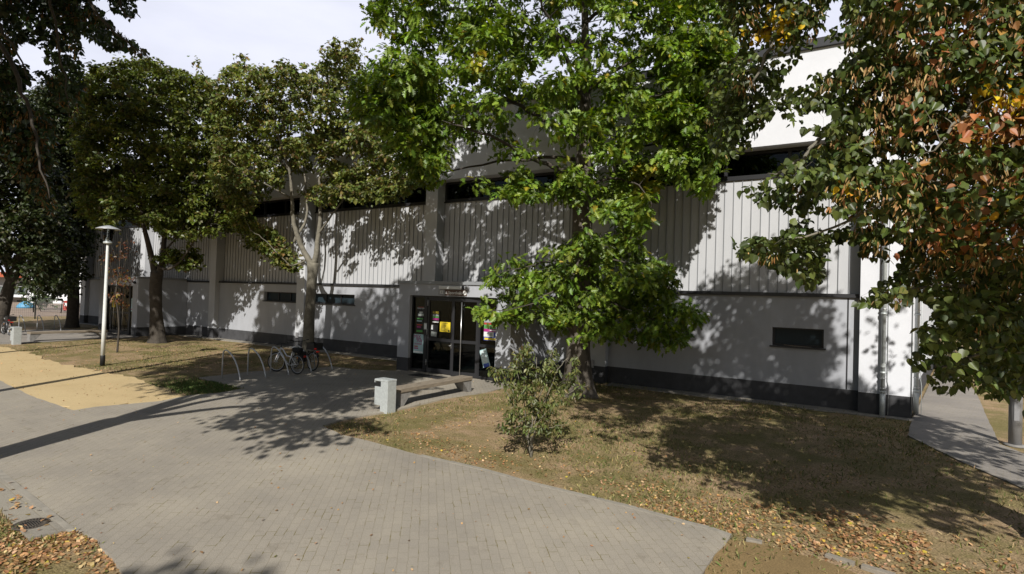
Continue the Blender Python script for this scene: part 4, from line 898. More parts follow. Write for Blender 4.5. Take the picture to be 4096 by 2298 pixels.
# ---- maple between the hoops and the middle windows
base = G(776, 893); mp2 = tree('maple_tree', base, 'maple with a pale forked trunk and olive-brown leaves, behind the parked bicycles')
wd = Wood(); mb = MB()
tp = [np.array([base[0], base[1], -.1])] + pts_at(base, [(776, 870, 0), (778, 800, 0), (782, 740, 0), (786, 690, 0), (787, 662, 0)])
trunk_mesh(mb, tp, [.27, .25, .225, .215, .215, .26], 24, .25, .05, 9); wd.nodes += [(p, .12) for p in tp[4:]]
wd.limb(mb, pts_at(base, [(786, 668, 0), (768, 640, 0), (750, 600, -.1), (737, 550, -.2), (735, 500, -.3), (728, 430, -.5), (700, 340, -.8), (680, 250, -1)]), .15, .03, 12, .01)
wd.limb(mb, pts_at(base, [(787, 668, 0), (796, 640, 0), (800, 600, .1), (806, 540, .2), (803, 470, .2), (812, 400, .4), (820, 300, .5), (830, 190, .6)]), .14, .03, 12, .01)
for lst, r0 in (([(800, 590, .1), (822, 560, -.2), (850, 520, -.5), (890, 470, -1), (940, 420, -1.3)], .06), ([(740, 610, -.1), (770, 545, .3), (770, 480, .6), (760, 380, .9), (755, 280, 1)], .07), ([(768, 655, -.1), (735, 668, -.4), (700, 640, -.7), (660, 600, -1), (630, 580, -1.2)], .04),
                ([(735, 500, -.3), (680, 470, -.7), (620, 440, -1.1), (570, 400, -1.3)], .05), ([(728, 430, -.5), (640, 330, .2), (570, 250, .5)], .05), ([(806, 420, .3), (870, 330, .8), (920, 250, 1)], .05), ([(812, 400, .4), (780, 280, -.5), (800, 180, -.8)], .05)):
    wd.limb(mb, pts_at(base, lst), r0, r0 * .25, 8, .02)
MP2 = [(478, 142), (492, 148), (515, 190), (548, 188), (575, 170), (598, 140), (612, 133), (622, 175), (650, 160), (690, 178), (712, 146), (735, 150), (748, 178), (772, 162), (800, 150), (822, 112), (848, 96), (866, 128), (880, 98), (902, 92), (908, 165), (935, 250), (970, 330), (1010, 420), (1052, 468), (1000, 500), (900, 505), (850, 500), (826, 520), (775, 500), (740, 470), (690, 470), (640, 530), (590, 540), (545, 500), (530, 420), (545, 300), (515, 215)]
cl = crown_points(MP2, 400, base, 2.2, [(560, 330, 20, 14), (690, 400, 14, 12), (600, 440, 16, 12), (640, 270, 12, 10), (870, 330, 14, 12), (800, 220, 10, 12), (560, 215, 12, 8), (660, 480, 14, 10), (890, 395, 40, 30), (760, 455, 34, 28), (700, 500, 30, 26), (800, 430, 22, 50), (960, 420, 20, 18), (850, 250, 16, 20), (720, 235, 14, 16), (760, 340, 16, 22)], mind=14)
c2 = crown_points([(600, 545), (650, 560), (700, 590), (735, 640), (760, 672), (735, 680), (690, 650), (640, 600), (590, 565)], 34, base, .5, mind=8)
wd.twigs(mb, cl, .015); wd.twigs(mb, c2, .008); mb.build('trunk', M['palebark'], mp2)
MAPC = ([(.155, .17, .034), (.12, .15, .028), (.205, .205, .045), (.17, .12, .04), (.09, .125, .025)], [3, 3, 1.4, 1.2, 2])
foliage('crown', 'maple', np.vstack([cl, c2]), 80, .46, .165, *MAPC, mp2, hang=.4, clip=soft_clip([MP2, [(590, 535), (660, 550), (745, 640), (770, 680), (700, 680), (640, 610), (580, 570)]], 8))

# ---- darker maple beside the far-left entrance
base = G(396, 862); mp1 = tree('maple_tree', base, 'dark maple with spreading low limbs, just right of the far-left entrance')
wd = Wood(); mb = MB()
tp = [np.array([base[0], base[1], -.1])] + pts_at(base, [(396, 845, 0), (393, 780, 0), (392, 720, 0), (394, 685, 0)]); trunk_mesh(mb, tp, [.37, .34, .28, .27, .29], 24, .3, .05, 5)
wd.limb(mb, pts_at(base, [(392, 700, 0), (384, 660, 0), (372, 610, -.2), (362, 570, -.3), (350, 500, -.5), (330, 400, -.8)]), .19, .05, 12); wd.limb(mb, pts_at(base, [(396, 700, 0), (408, 660, 0), (412, 610, .2), (418, 560, .4), (425, 450, .6), (420, 330, .8)]), .18, .05, 12)
wd.limb(mb, pts_at(base, [(394, 668, 0), (420, 678, -.4), (450, 662, -.7), (480, 620, -1), (500, 590, -1.3), (540, 540, -1.6)]), .085, .03, 9); wd.limb(mb, pts_at(base, [(400, 650, 0), (425, 620, -.2), (450, 590, -.4), (480, 540, -.6)]), .07, .02, 8); wd.limb(mb, pts_at(base, [(365, 575, -.2), (330, 560, -.5), (300, 540, -.8)]), .06, .02, 8)
MP1 = [(205, 205), (232, 178), (255, 160), (272, 168), (282, 196), (296, 158), (318, 152), (340, 160), (372, 146), (392, 150), (400, 180), (418, 172), (445, 172), (462, 196), (490, 192), (515, 222), (545, 235), (575, 320), (600, 420), (625, 520), (610, 560), (520, 585), (440, 590), (360, 560), (300, 540), (255, 570), (215, 545), (195, 480), (200, 340)]
cl = crown_points(MP1, 580, base, 2.6, [(330, 215, 12, 14)], mind=15); c2 = crown_points([(430, 660), (410, 640), (450, 628), (500, 640), (495, 665), (460, 672)], 14, base, .6, mind=8); c3 = crown_points([(560, 540), (610, 545), (690, 600), (720, 640), (680, 640), (620, 590)], 20, base, .6, off=-1.2, mind=8)
wd.twigs(mb, np.vstack([cl, c2]), .016); mb.build('trunk', M['darkbark'], mp1)
foliage('crown', 'maple', np.vstack([cl, c2, c3]), 90, .55, .18, [(.105, .13, .02), (.08, .105, .018), (.15, .17, .026), (.09, .075, .024)], [3, 3, 1.4, .8], mp1, hang=.4)

# ---- trees at far left, shade put into their leaf colours
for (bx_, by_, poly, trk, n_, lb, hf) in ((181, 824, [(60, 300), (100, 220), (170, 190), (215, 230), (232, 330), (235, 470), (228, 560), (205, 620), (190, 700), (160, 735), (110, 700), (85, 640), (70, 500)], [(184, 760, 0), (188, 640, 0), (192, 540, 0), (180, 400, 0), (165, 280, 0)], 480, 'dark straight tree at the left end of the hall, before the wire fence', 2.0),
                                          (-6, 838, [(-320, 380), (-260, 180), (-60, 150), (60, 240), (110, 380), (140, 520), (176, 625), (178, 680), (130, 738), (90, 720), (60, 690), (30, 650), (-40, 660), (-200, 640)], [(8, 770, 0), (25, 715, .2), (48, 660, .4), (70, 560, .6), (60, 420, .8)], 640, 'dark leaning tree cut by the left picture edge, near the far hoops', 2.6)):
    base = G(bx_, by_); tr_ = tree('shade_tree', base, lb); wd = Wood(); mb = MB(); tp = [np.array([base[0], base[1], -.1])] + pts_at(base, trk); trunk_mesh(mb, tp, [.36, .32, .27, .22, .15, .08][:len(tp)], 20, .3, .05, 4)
    wd.nodes += [(p, .1) for p in tp[1:]]
    for dx, dy in ((-70, -110), (60, -120), (-40, -170), (40, -60)):
        x, y, o = trk[1]; wd.limb(mb, pts_at(base, [(x, y, o), (x + dx * .5, y + dy * .6, o + RNG.uniform(-.6, .6)), (x + dx, y + dy * 1.5, o + RNG.uniform(-1, 1))]), .1, .03, 8)
    cl = crown_points(poly, n_, base, hf, wall=False, mind=13); wd.twigs(mb, cl, .018); mb.build('trunk', M['darkbark'], tr_)
    foliage('crown', 'maple', cl, 75, .8, .21, [(.034, .048, .012), (.028, .04, .010), (.05, .06, .014), (.05, .044, .015)], [3, 3, 1, .6], tr_, hang=.4)  # leaf colours lowered to stand in for missing tree shade

# ---- sapling by the lamp
base = G(295, 886); sap = tree('sapling', base, 'thin young tree with sparse reddish leaves just right of the lamp post', 'sapling'); wd = Wood(); mb = MB()
wd.limb(mb, [np.array([base[0], base[1], -.05])] + pts_at(base, [(297, 860, 0), (299, 825, 0), (296, 780, .05), (291, 745, .05), (297, 700, 0), (302, 650, 0), (305, 600, 0)]), .045, .012, 8)
for lst in ([(292, 740, .05), (288, 705, .2), (278, 660, .3), (272, 610, .4)], [(297, 705, 0), (315, 660, -.2), (322, 620, -.3), (318, 590, -.3)], [(299, 690, 0), (285, 630, .2), (262, 590, .3)], [(302, 660, 0), (300, 600, .3), (292, 570, .4)]): wd.limb(mb, pts_at(base, lst), .013, .005, 5)
cl = np.vstack([crown_points(p, n_, base, .5, wall=False, mind=5) for p, n_ in (([(255, 640), (275, 630), (285, 660), (280, 700), (258, 700)], 10), ([(300, 690), (325, 690), (328, 718), (295, 718)], 8), ([(280, 735), (305, 735), (308, 765), (285, 772)], 9), ([(300, 610), (330, 600), (335, 640), (310, 650)], 8), ([(280, 640), (310, 640), (310, 690), (285, 690)], 6))])
wd.twigs(mb, cl, .005); mb.build('trunk', M['darkbark'], sap)
foliage('crown', 'oak', cl, 10, .26, .12, [(.15, .05, .02), (.12, .07, .02), (.22, .17, .03), (.09, .04, .02)], [3, 2, 1, 2], sap, hang=.6)

# ---- shrub on the lawn
base = G(1334, 1146); shr = tree('shrub', base, 'young upright shrub with small glossy leaves standing alone on the dry lawn', 'shrub'); wd = Wood(); mb = MB()
for lst, r0 in (([(1322, 1060, .1), (1318, 980, .15), (1320, 870, .2)], .016), ([(1338, 1080, 0), (1345, 1000, 0), (1350, 900, 0)], .018), ([(1345, 1060, -.1), (1375, 1000, -.15), (1405, 930, -.2), (1430, 900, -.2)], .014), ([(1350, 1070, -.1), (1400, 1020, -.2), (1440, 985, -.3), (1480, 970, -.3)], .011), ([(1318, 1070, .1), (1285, 1010, .2), (1262, 960, .25), (1240, 925, .3)], .013), ([(1340, 1050, .1), (1370, 960, .2), (1388, 880, .2)], .014), ([(1325, 1080, 0), (1290, 1075, -.1), (1255, 1075, -.1)], .008), ([(1330, 1040, .2), (1300, 930, .3), (1290, 880, .4)], .012), ([(1345, 1090, -.2), (1390, 1075, -.3), (1420, 1070, -.3)], .008)):
    wd.limb(mb, [np.array([base[0] + RNG.normal(0, .02), base[1] + RNG.normal(0, .02), -.03])] + pts_at(base, lst), r0, .004, 6, .006)
SHP = [(1228, 915), (1250, 905), (1275, 940), (1292, 890), (1312, 870), (1322, 852), (1338, 872), (1348, 925), (1372, 905), (1385, 870), (1398, 875), (1402, 905), (1425, 935), (1445, 890), (1462, 900), (1450, 950), (1430, 985), (1405, 1010), (1398, 1050), (1435, 1075), (1400, 1095), (1350, 1095), (1300, 1090), (1258, 1078), (1262, 1055), (1285, 1030), (1275, 990), (1250, 960), (1232, 945)]
cl = crown_points(SHP, 240, base, .55, [(1360, 985, 13, 12), (1395, 985, 10, 14)], wall=False, mind=5); c2 = crown_points([(1440, 975), (1478, 955), (1480, 975), (1445, 1010), (1420, 1030)], 8, base, .2, off=-.3, wall=False, mind=5)
wd.twigs(mb, np.vstack([cl, c2]), .005, 1.0, 4); mb.build('stems', M['palebark'], shr)
foliage('leaves', 'small', np.vstack([cl, c2]), 14, .11, .09, [(.115, .135, .036), (.085, .105, .028), (.16, .17, .055), (.14, .11, .042), (.21, .21, .055)], [4, 4, 1.3, 1, .6], shr, hang=.8, tilt=.6, clip=soft_clip([SHP, [(1425, 985), (1480, 950), (1482, 978), (1440, 1012), (1415, 1030)]], 5))

# ---- the two limes near the camera
LIME = ([(.072, .098, .022), (.10, .13, .027), (.05, .072, .016), (.15, .175, .042)], [4, 3, 2, 1])
def frame_clip(polys, margin=4):
    """keeps a leaf if it is outside the picture or inside one of the crown's outlines"""
    def f(P):
        x, y, z = PROJ(P); vis = (z > .2) & (x > -margin) & (x < 2576 + margin) & (y > -margin) & (y < 1445 + margin); ok = np.zeros(len(P), bool)
        for p in polys: ok |= inpoly(x, y, p)
        return ~vis | ok
    return f
def hidden_crown(center, rads, n, clip):
    out = []
    while len(out) < n:
        v = RNG.normal(0, 1, 3); v = v / np.linalg.norm(v) * RNG.uniform(.25, 1) ** .45; p = np.array(center) + v * np.array(rads)
        if p[2] > 1.6 and clip(p[None])[0] and np.linalg.norm(p - CAM) > 1.8: out.append(p)
    return np.array(out)
r1 = lambda *pts: [(1717 + x / 2, y / 2) for x, y in pts]
RA = r1((160, -200), (760, -200), (720, 110), (640, 240), (560, 320), (505, 400), (500, 470), (470, 540), (420, 610), (370, 690), (340, 740), (260, 790), (160, 770), (100, 640), (130, 520), (110, 390), (200, 330), (310, 230), (210, 110))
RB = r1((830, -200), (1760, -200), (2100, -200), (2100, 1000), (2000, 1400), (1718, 1990), (1650, 1990), (1530, 2000), (1440, 1930), (1330, 1990), (1280, 1960), (1230, 1900), (1330, 1820), (1180, 1860), (1140, 1810), (1210, 1720), (1180, 1640), (1300, 1560), (1230, 1520), (1170, 1490), (1090, 1540), (960, 1540), (870, 1530), (1000, 1420), (1080, 1380), (1100, 1310), (960, 1320), (880, 1260), (800, 1240), (720, 1210), (720, 1300), (690, 1420), (640, 1450), (560, 1400), (440, 1330), (300, 1290), (240, 1215), (330, 1200), (480, 1190), (560, 1120), (640, 1100), (560, 1070), (400, 1030), (290, 960), (390, 900), (480, 860), (560, 780), (660, 740), (760, 700), (660, 660), (540, 630), (500, 560), (480, 460), (600, 430), (700, 430), (620, 380), (760, 340), (850, 270), (760, 230), (720, 150), (800, 110))
RHOLES = [(2060, 295, 50, 26), (2085, 505, 24, 18), (2090, 560, 60, 25), (2180, 330, 16, 22), (2215, 245, 12, 16), (2240, 390, 16, 22), (2130, 620, 46, 16), (2250, 620, 36, 20), (2230, 560, 22, 16), (2215, 690, 44, 16), (2270, 800, 30, 26), (1985, 455, 12, 10), (2040, 410, 24, 8), (2235, 800, 24, 50), (2200, 850, 60, 60), (2120, 110, 16, 20), (2095, 38, 20, 30)]
lb_ = np.array([2.35, 9.9, 0]); lime = tree('lime_tree', lb_, 'near lime tree with heart-shaped leaves and orange bracts filling the right picture edge')
wd = Wood(); mb = MB(); tp = [np.array([2.35, 9.9, -.15]), np.array([2.36, 9.88, .6]), np.array([2.4, 9.7, 2.2]), np.array([2.5, 9.5, 4.5]), np.array([2.5, 9.3, 7.5]), np.array([2.4, 9.2, 10.5])]
trunk_mesh(mb, tp, [.34, .29, .26, .22, .15, .05], 24, .55, .06, 8); mb.build('trunk', M['darkbark'], lime); mb = MB(); wd.nodes += [(p, .1) for p in tp[2:]]
def lp_(px, py, d): return AD(px, py, d)
for lst, r0 in (([tp[4], lp_(2250, -120, 7.4), lp_(1990, -20, 7.0), lp_(1955, 60, 6.8), lp_(1935, 120, 6.7), lp_(1905, 190, 6.6), lp_(1880, 230, 6.5)], .055), ([tp[3], lp_(2420, 120, 6.6), lp_(2260, 200, 6.2), lp_(2150, 260, 6.0), lp_(2065, 345, 5.8), lp_(2025, 390, 5.7), lp_(1990, 412, 5.7), lp_(1950, 440, 5.6)], .05), ([tp[3], lp_(2480, 400, 6.0), lp_(2330, 460, 5.6), lp_(2240, 500, 5.5), lp_(2130, 560, 5.4), lp_(2000, 600, 5.4)], .04), ([tp[2], lp_(2540, 700, 6.2), lp_(2430, 720, 5.8), lp_(2330, 720, 5.7), lp_(2200, 760, 5.6)], .035), ([tp[2], lp_(2540, 880, 6.0), lp_(2440, 900, 5.6), lp_(2360, 930, 5.5)], .025), ([tp[4], lp_(2330, -60, 7), lp_(2215, 60, 6.6), lp_(2180, 110, 6.5), lp_(2120, 180, 6.3)], .045), ([tp[3], lp_(2500, 250, 5.8), lp_(2420, 300, 5.2), lp_(2350, 380, 4.9)], .04)):
    wd.limb(mb, lst, r0, .008, 8, .012)
def lime_clumps(poly, n, d_lo, d_hi, mind, holes=()):
    out = []; keep = []; xs = [p[0] for p in poly]; ys = [p[1] for p in poly]; t = 0
    while len(out) < n and t < n * 80:
        t += 1; x = RNG.uniform(min(xs), max(xs)); y = RNG.uniform(min(ys), max(ys))
        if not inpoly(x, y, poly) or any(((x - h[0]) / h[2]) ** 2 + ((y - h[1]) / h[3]) ** 2 < 1 for h in holes): continue
        if keep and t < n * 40 and min((k[0] - x) ** 2 + (k[1] - y) ** 2 for k in keep) < mind ** 2: continue
        out.append(AD(x, y, RNG.uniform(d_lo, d_hi) + max(0, (2250 - x)) * .0012)); keep.append((x, y))
    return np.array(out)
hole_clip = lambda P: ~np.any([((PROJ(P)[0] - h[0]) / (h[2] * .8)) ** 2 + ((PROJ(P)[1] - h[1]) / (h[3] * .8)) ** 2 < 1 for h in RHOLES], axis=0)
def lime_ok(P):
    """outside the picture, and not where it would shade the sunlit upper branches"""
    if not frame_clip([], 60)(P)[0]: return [False]
    p = P[0]; t = (18.5 - p[1]) / SUN_TRAVEL[1]; hx, hz = p[0] + t * SUN_TRAVEL[0], p[2] + t * SUN_TRAVEL[2]; tg = -p[2] / SUN_TRAVEL[2]; gx, gy = p[0] + tg * SUN_TRAVEL[0], p[1] + tg * SUN_TRAVEL[1]
    if hz > .4 and hx > -.7 and RNG.random() < .97: return [False]
    if hz > 6.5 and hx > -5 and RNG.random() < .9: return [False]
    if gy < 18.4 and gx > 1.0 and gy > 10.5 and RNG.random() < .7: return [False]
    q = P[0][None] + np.linspace(.8, 9, 14)[:, None] * np.array(SUN_TRAVEL)[None]; x, y, z = PROJ(q)
    return [not (((x > 1800) & (x < 2600) & (y > -40) & (y < 600) & (z > 4.6) & (z < 7.6)).any() and RNG.random() < .93)]
fcR = frame_clip([RA, RB]); clipR = lambda P: fcR(P) & hole_clip(P)
ca = lime_clumps(RA, 105, 6.2, 7.4, 15); cb = lime_clumps(RB, 560, 4.9, 7.2, 15, RHOLES); ch = hidden_crown((2.2, 8.0, 7.6), (4.8, 5.2, 4.4), 800, lime_ok)
wd.twigs(mb, np.vstack([ca, cb]), .007, 2.2, 5); mb.build('limbs', M['palebark'], lime)
def limecol(P, I, col):
    x, y, _ = PROJ(P); gs = lambda cx, cy, sx, sy: np.exp(-(((x - cx) / sx) ** 2 + ((y - cy) / sy) ** 2) * 1.1); k = RNG.random(len(P)) < np.maximum.reduce([gs(1918, 92, 46, 26), gs(1962, 58, 34, 40), gs(2545, 250, 85, 36), gs(2490, 232, 40, 26) * .8, gs(2150, 480, 36, 24) * .6, gs(2215, 350, 40, 14) * .25, gs(2460, 545, 90, 40) * .15])
    col = col * (1 + RNG.normal(0, .12, (I.max() + 1, 1)))[I]; col[k] = pick([(.62, .42, .02), (.68, .44, .02), (.50, .24, .03)], [3, 2, 1], int(k.sum()))
    o = ((((x - 2500) / 120) ** 2 + ((y - 320) / 44) ** 2 < 1) & (RNG.random(len(P)) < .75)) | ((((x - 2460) / 150) ** 2 + ((y - 600) / 60) ** 2 < 1) & (RNG.random(len(P)) < .38)) | ((x > 2250) & (y < 640) & (RNG.random(len(P)) < .11)); col[o] = pick([(.42, .17, .07), (.34, .15, .05), (.36, .22, .05)], [2, 2, 1], int(o.sum())); return col
foliage('crown', 'lime', np.vstack([ca, cb]), 46, .32, .076, *LIME, lime, hang=.9, tilt=.6, clumpcol=limecol, clip=clipR)
foliage('outer_crown', 'lime', ch, 44, .62, .14, *LIME, lime, hang=.7, clip=frame_clip([], 170))
sel = lambda c, f: c[RNG.random(len(c)) < f]
bc = np.vstack([sel(ca, .4), sel(cb[[PROJ(c[None])[0][0] > 2080 for c in cb]], .42), sel(cb, .10)])
bc = bc[(PROJ(bc)[1] < 740) | (RNG.random(len(bc)) < .15)]; bc[:, 2] -= .10; bc = np.vstack([bc, sel(bc[(PROJ(bc)[0] > 2200) & (PROJ(bc)[1] < 660)], .95) + RNG.normal(0, .12, 3), sel(bc[(PROJ(bc)[0] > 2250) & (PROJ(bc)[1] < 640)], .8) + RNG.normal(0, .12, 3)]); bc = bc + unit(CAM - bc) * .18
foliage('seed_bracts', 'bract', bc, 16, .13, .062, [(.36, .21, .075), (.30, .15, .045), (.50, .34, .14), (.22, .15, .05)], [3, 2, 1.6, 1.6], lime, 'bract', hang=2.2, flat=1.0, tilt=.9, clip=clipR)

p1 = lambda *pts: [(x / 2, y / 2) for x, y in pts]
LP = [p1((-300, -200), (430, -200), (450, 0), (500, 50), (560, 110), (600, 140), (640, 180), (700, 225), (748, 268), (735, 282), (690, 275), (620, 250), (540, 248), (500, 215), (440, 190), (400, 165), (400, 230), (425, 300), (400, 350), (430, 440), (400, 480), (420, 560), (380, 600), (330, 560), (270, 520), (240, 440), (180, 360), (260, 340), (215, 270), (190, 230), (120, 200), (80, 230), (60, 300), (130, 350), (150, 420), (60, 480), (0, 520), (-300, 560)),
      p1((515, -100), (660, -100), (690, 75), (650, 105), (610, 80), (560, 40)), p1((-60, 560), (200, 540), (270, 600), (280, 700), (250, 760), (260, 850), (230, 900), (260, 960), (300, 1040), (260, 1080), (200, 1010), (150, 960), (90, 900), (40, 800), (-60, 760)), p1((-40, 260), (40, 280), (130, 330), (160, 400), (60, 440), (-40, 420)), p1((-60, 480), (60, 520), (160, 560), (140, 640), (-60, 660))]
fcL = frame_clip(LP); tb = G(0, 1140) + np.array([.48, -.877, 0]) * 2.7; tb[2] = 0
l2 = tree('lime_tree', tb, 'shaded lime tree whose dark branches hang into the upper left corner of the picture'); wd = Wood(); mb = MB()
tp = [tb + np.array([0, 0, -.1]), tb + np.array([0, 0, .8]), tb + np.array([.05, -.02, 2.4]), tb + np.array([.1, 0, 4.0])]; trunk_mesh(mb, tp, [.40, .34, .31, .34], 22, .4, .06, 6)
tops = [tb + np.array(v) for v in ((-1.6, .9, 8.5), (.2, .3, 9.5), (1.9, -.2, 8.5), (.9, -1.7, 8.8), (4.4, -1.2, 8.0))]
for v in tops: wd.limb(mb, [tp[3] + np.array([0, 0, -.25]), tp[3] * .55 + v * .45 + np.array([0, 0, .5]), v], .17, .05, 10, .03)
for lst in ([tops[0], lp_(60, -150, 9.2), lp_(120, -20, 9.3), lp_(150, 120, 9.3), lp_(170, 250, 9.3)], [tops[1], lp_(150, -120, 9.4), lp_(230, 20, 9.4), lp_(300, 90, 9.5), lp_(365, 134, 9.5)], [tops[0], lp_(-60, 0, 9), lp_(30, 110, 9), lp_(70, 200, 9)], [tops[1], lp_(250, -120, 10), lp_(310, 20, 10), lp_(330, 45, 10)], [tops[0], lp_(20, 150, 8.6), lp_(70, 280, 8.6), lp_(100, 400, 8.6), lp_(125, 500, 8.6)]): wd.limb(mb, lst, .045, .008, 7, .02)
ci = np.vstack([lime_clumps(LP[0], 340, 8.2, 10.0, 8), lime_clumps(LP[1], 20, 9.6, 10.4, 8), lime_clumps(LP[3], 16, 8.6, 9.2, 8)]); co = lime_clumps(LP[2] , 120, 8.2, 9.2, 6); cw = lime_clumps(LP[4], 14, 8.4, 9.2, 8)
fcN = frame_clip([], 40)
hc = np.vstack([hidden_crown(tb + np.array([.2, .2, 12.2]), (5.2, 5.2, 4.4), 820, fcN), hidden_crown(tb + np.array([4.0, -.1, 9.6]), (1.9, 2.4, 2.2), 120, fcN), hidden_crown(tb + np.array([6.2, -1.5, 7.2]), (.8, 1.1, .9), 16, fcN), hidden_crown(tb + np.array([4.5, -1.9, 7.4]), (1.3, .8, .6), 16, fcN)])
wd.twigs(mb, np.vstack([ci, co, cw]), .008, 3.0, 5); wd.twigs(mb, hc[::4], .02, 5, 5); mb.build('trunk', M['darkbark'], l2)
foliage('crown', 'lime', np.vstack([ci, cw, co]), 28, .36, .10, [(.030, .050, .014), (.040, .062, .018), (.024, .040, .012)], [3, 2, 2], l2, hang=.8, clip=fcL)  # darker palette than the outer crown: shade put into leaf and bract colours
foliage('seed_bracts', 'bract', np.vstack([co, sel(ci, .18)]), 26, .30, .10, [(.16, .085, .025), (.12, .07, .022), (.20, .12, .04)], [3, 2, 1], l2, 'bract', hang=2, flat=1, tilt=.9, clip=fcL)
foliage('outer_crown', 'coarse', hc, 34, .62, .18, *LIME, l2, hang=.6, clip=frame_clip([], 20))

# ---- park trees behind and left of the camera: their shade lies on the sand, the lawn and the left part of the hall
for k, (px, py, s_, hc_, rr, n_, lb) in enumerate(((10, 972, 4.5, 14.4, (1.5, 1.5, 3.0), 140, 'park tree left of the picture, nearest the sand, casting a thin trunk shadow'), (0, 903, 6.0, 14.0, (4.8, 4.6, 5.0), 620, 'park tree left of the picture, farther along the sand'), (0, 0, 0, 9.6, (2.2, 2.8, 2.6), 200, 'park tree behind the camera, casting leaf shadows on the lowest paving'), (1, 1, 0, 14.5, (5.2, 5, 5), 520, 'added unseen park tree farthest left, its crown placed to shade the far-left trees'))):  # the last tree is added only for the shade it casts
    bs = np.array([-38.5, 1.5, 0]) if k == 3 else np.array([3.2, -17.0, 0]) if k == 2 else np.array([-26.9, 3.7, 0]) if k == 1 else G(px, py) + np.array([.48, -.877, 0]) * s_ + np.array([.45, .25, 0])
    t_ = tree('park_tree', bs, lb, group='park trees outside the picture'); mb = MB(); wd = Wood(); cc = bs + np.array([-.6, 1.4, hc_]) if px + py else np.array([2.2, -11.7, hc_])
    tp = [bs + np.array([0, 0, -.1]), bs + np.array([.05, 0, 2]), bs * .6 + cc * .4 + np.array([0, 0, 1.5]), cc]; trunk_mesh(mb, tp, [.2, .16, .13, .05], 14, .3, .05, k); wd.nodes += [(p, .08) for p in tp[2:]]
    cl = hidden_crown(cc, rr, n_, frame_clip([], 60)); wd.twigs(mb, cl[::3], .02, 6, 5); mb.build('trunk', M['darkbark'], t_)
    foliage('crown', 'coarse', cl, 18, .6, .27, *LIME, t_, hang=.6, clip=frame_clip([], 30))

# ---- trees and bushes behind the hall, right
for k, (px, py, d, pol, lb) in enumerate(((2470, 905, 31, [(2340, 640), (2400, 560), (2480, 520), (2600, 500), (2700, 600), (2720, 780), (2600, 850), (2480, 870), (2400, 860), (2350, 780)], 'sunlit green tree seen below the lime leaves behind the right-hand path'), (2390, 900, 40, [(2335, 700), (2360, 480), (2420, 350), (2500, 360), (2520, 560), (2460, 760), (2380, 830)], 'taller tree rising beyond the corner pier of the hall'), (2600, 915, 26, [(2470, 780), (2560, 720), (2680, 740), (2720, 860), (2640, 915), (2520, 905)], 'low bushy tree at the right edge behind the mast'))):
    base = AD(px, py, d); base[2] = 0; t_ = tree('background_tree', base, lb); wd = Wood(); mb = MB(); x, y = PROJ(base)[:2]
    top = AD(px, min(p[1] for p in pol) + 40, d); trunk_mesh(mb, [base, base * .5 + top * .5, top], [.25, .16, .05], 12, .2, .04, k); wd.nodes += [(base * (1 - t) + top * t, .1) for t in (.3, .45, .6, .75, .9)]
    cl = crown_points(pol, 230, base, 2.5, wall=False, mind=10); wd.twigs(mb, cl, .02, 6); mb.build('trunk', M['darkbark'], t_)
    foliage('crown', 'coarse', cl, 30, .8, .2, [(.08, .105, .025), (.10, .115, .03), (.06, .085, .02), (.14, .12, .03)], [3, 2, 2, .7], t_)
bq = AZ(360, 930, 60); bq[2] = 0; bsh = tree('bush', bq, 'round green bush behind the small goal at far left', 'bush'); mb = MB()
for k in range(6): mb.tube([bq, bq + np.array([RNG.normal(0, .4), RNG.normal(0, .4), 1.4])], [.03, .01], 5)
mb.build('stems', M['darkbark'], bsh); cl = bq + RNG.normal(0, 1, (70, 3)) * np.array([.75, .6, .38]) + np.array([0, 0, 1.15]); foliage('leaves', 'coarse', cl, 26, .4, .14, [(.07, .11, .03), (.05, .085, .02)], [1, 1], bsh)

# ================================================================== GROUND COVER
def scatter_poly(poly, n):
    xs = [p[0] for p in poly]; ys = [p[1] for p in poly]; out = np.zeros((0, 2))
    while len(out) < n:
        q = np.stack([RNG.uniform(min(xs), max(xs), n * 2), RNG.uniform(min(ys), max(ys), n * 2)], 1); out = np.vstack([out, q[inpoly(q[:, 0], q[:, 1], poly)]])
    return out[:n]
W2 = lambda *pts: [tuple(G(x, y)[:2]) for x, y in pts]
PAVE2 = [tuple(p[:2]) for p in PAVE]; SAND2 = [tuple(p[:2]) for p in SAND]
RLAWN = W2((812, 1073), (1000, 1035), (1225, 992), (1290, 985), (1500, 950), (2290, 1060), (2283, 1096), (2425, 1165), (2576, 1231), (2700, 1400), (2400, 1600), (1770, 1445), (1837, 1350), (1583, 1277), (1058, 1147))
LLAWN = W2((0, 872), (0, 868), (240, 856), (400, 862), (560, 865), (990, 915), (906, 931), (797, 926), (629, 936), (500, 951), (618, 978), (470, 996), (345, 953), (150, 915))
CLAWN = W2((4, 1286), (33, 1320), (74, 1358), (189, 1335), (245, 1360), (280, 1400), (307, 1442), (345, 1510), (-200, 1600), (-200, 1250))
def noise2(q, s, seed=0):
    r = np.random.default_rng(seed); v = np.zeros(len(q))
    for k in range(7): a = r.uniform(0, 6.3); f = s * r.uniform(.6, 2.2); v += np.sin(q[:, 0] * f * math.cos(a) + q[:, 1] * f * math.sin(a) + r.uniform(0, 6.3))
    return v / 7
GP, GC, GS = [], [], []
for poly, n, hot in ((RLAWN, 62000, ()), (LLAWN, 26000, ()), (CLAWN, 9000, ())):
    q = scatter_poly(poly, n); nz_ = noise2(q, 1.1, 3) + .5 * noise2(q, 3.3, 5); k = nz_ > RNG.uniform(-.35, .75, len(q)); q = q[k]; GP.append(q)
    GC.append(pick([(.14, .15, .04), (.22, .19, .07), (.32, .25, .12), (.10, .13, .028)], [2.5, 2.5, 3, 1.5], len(q))); GS.append(RNG.uniform(.02, .06, len(q)))
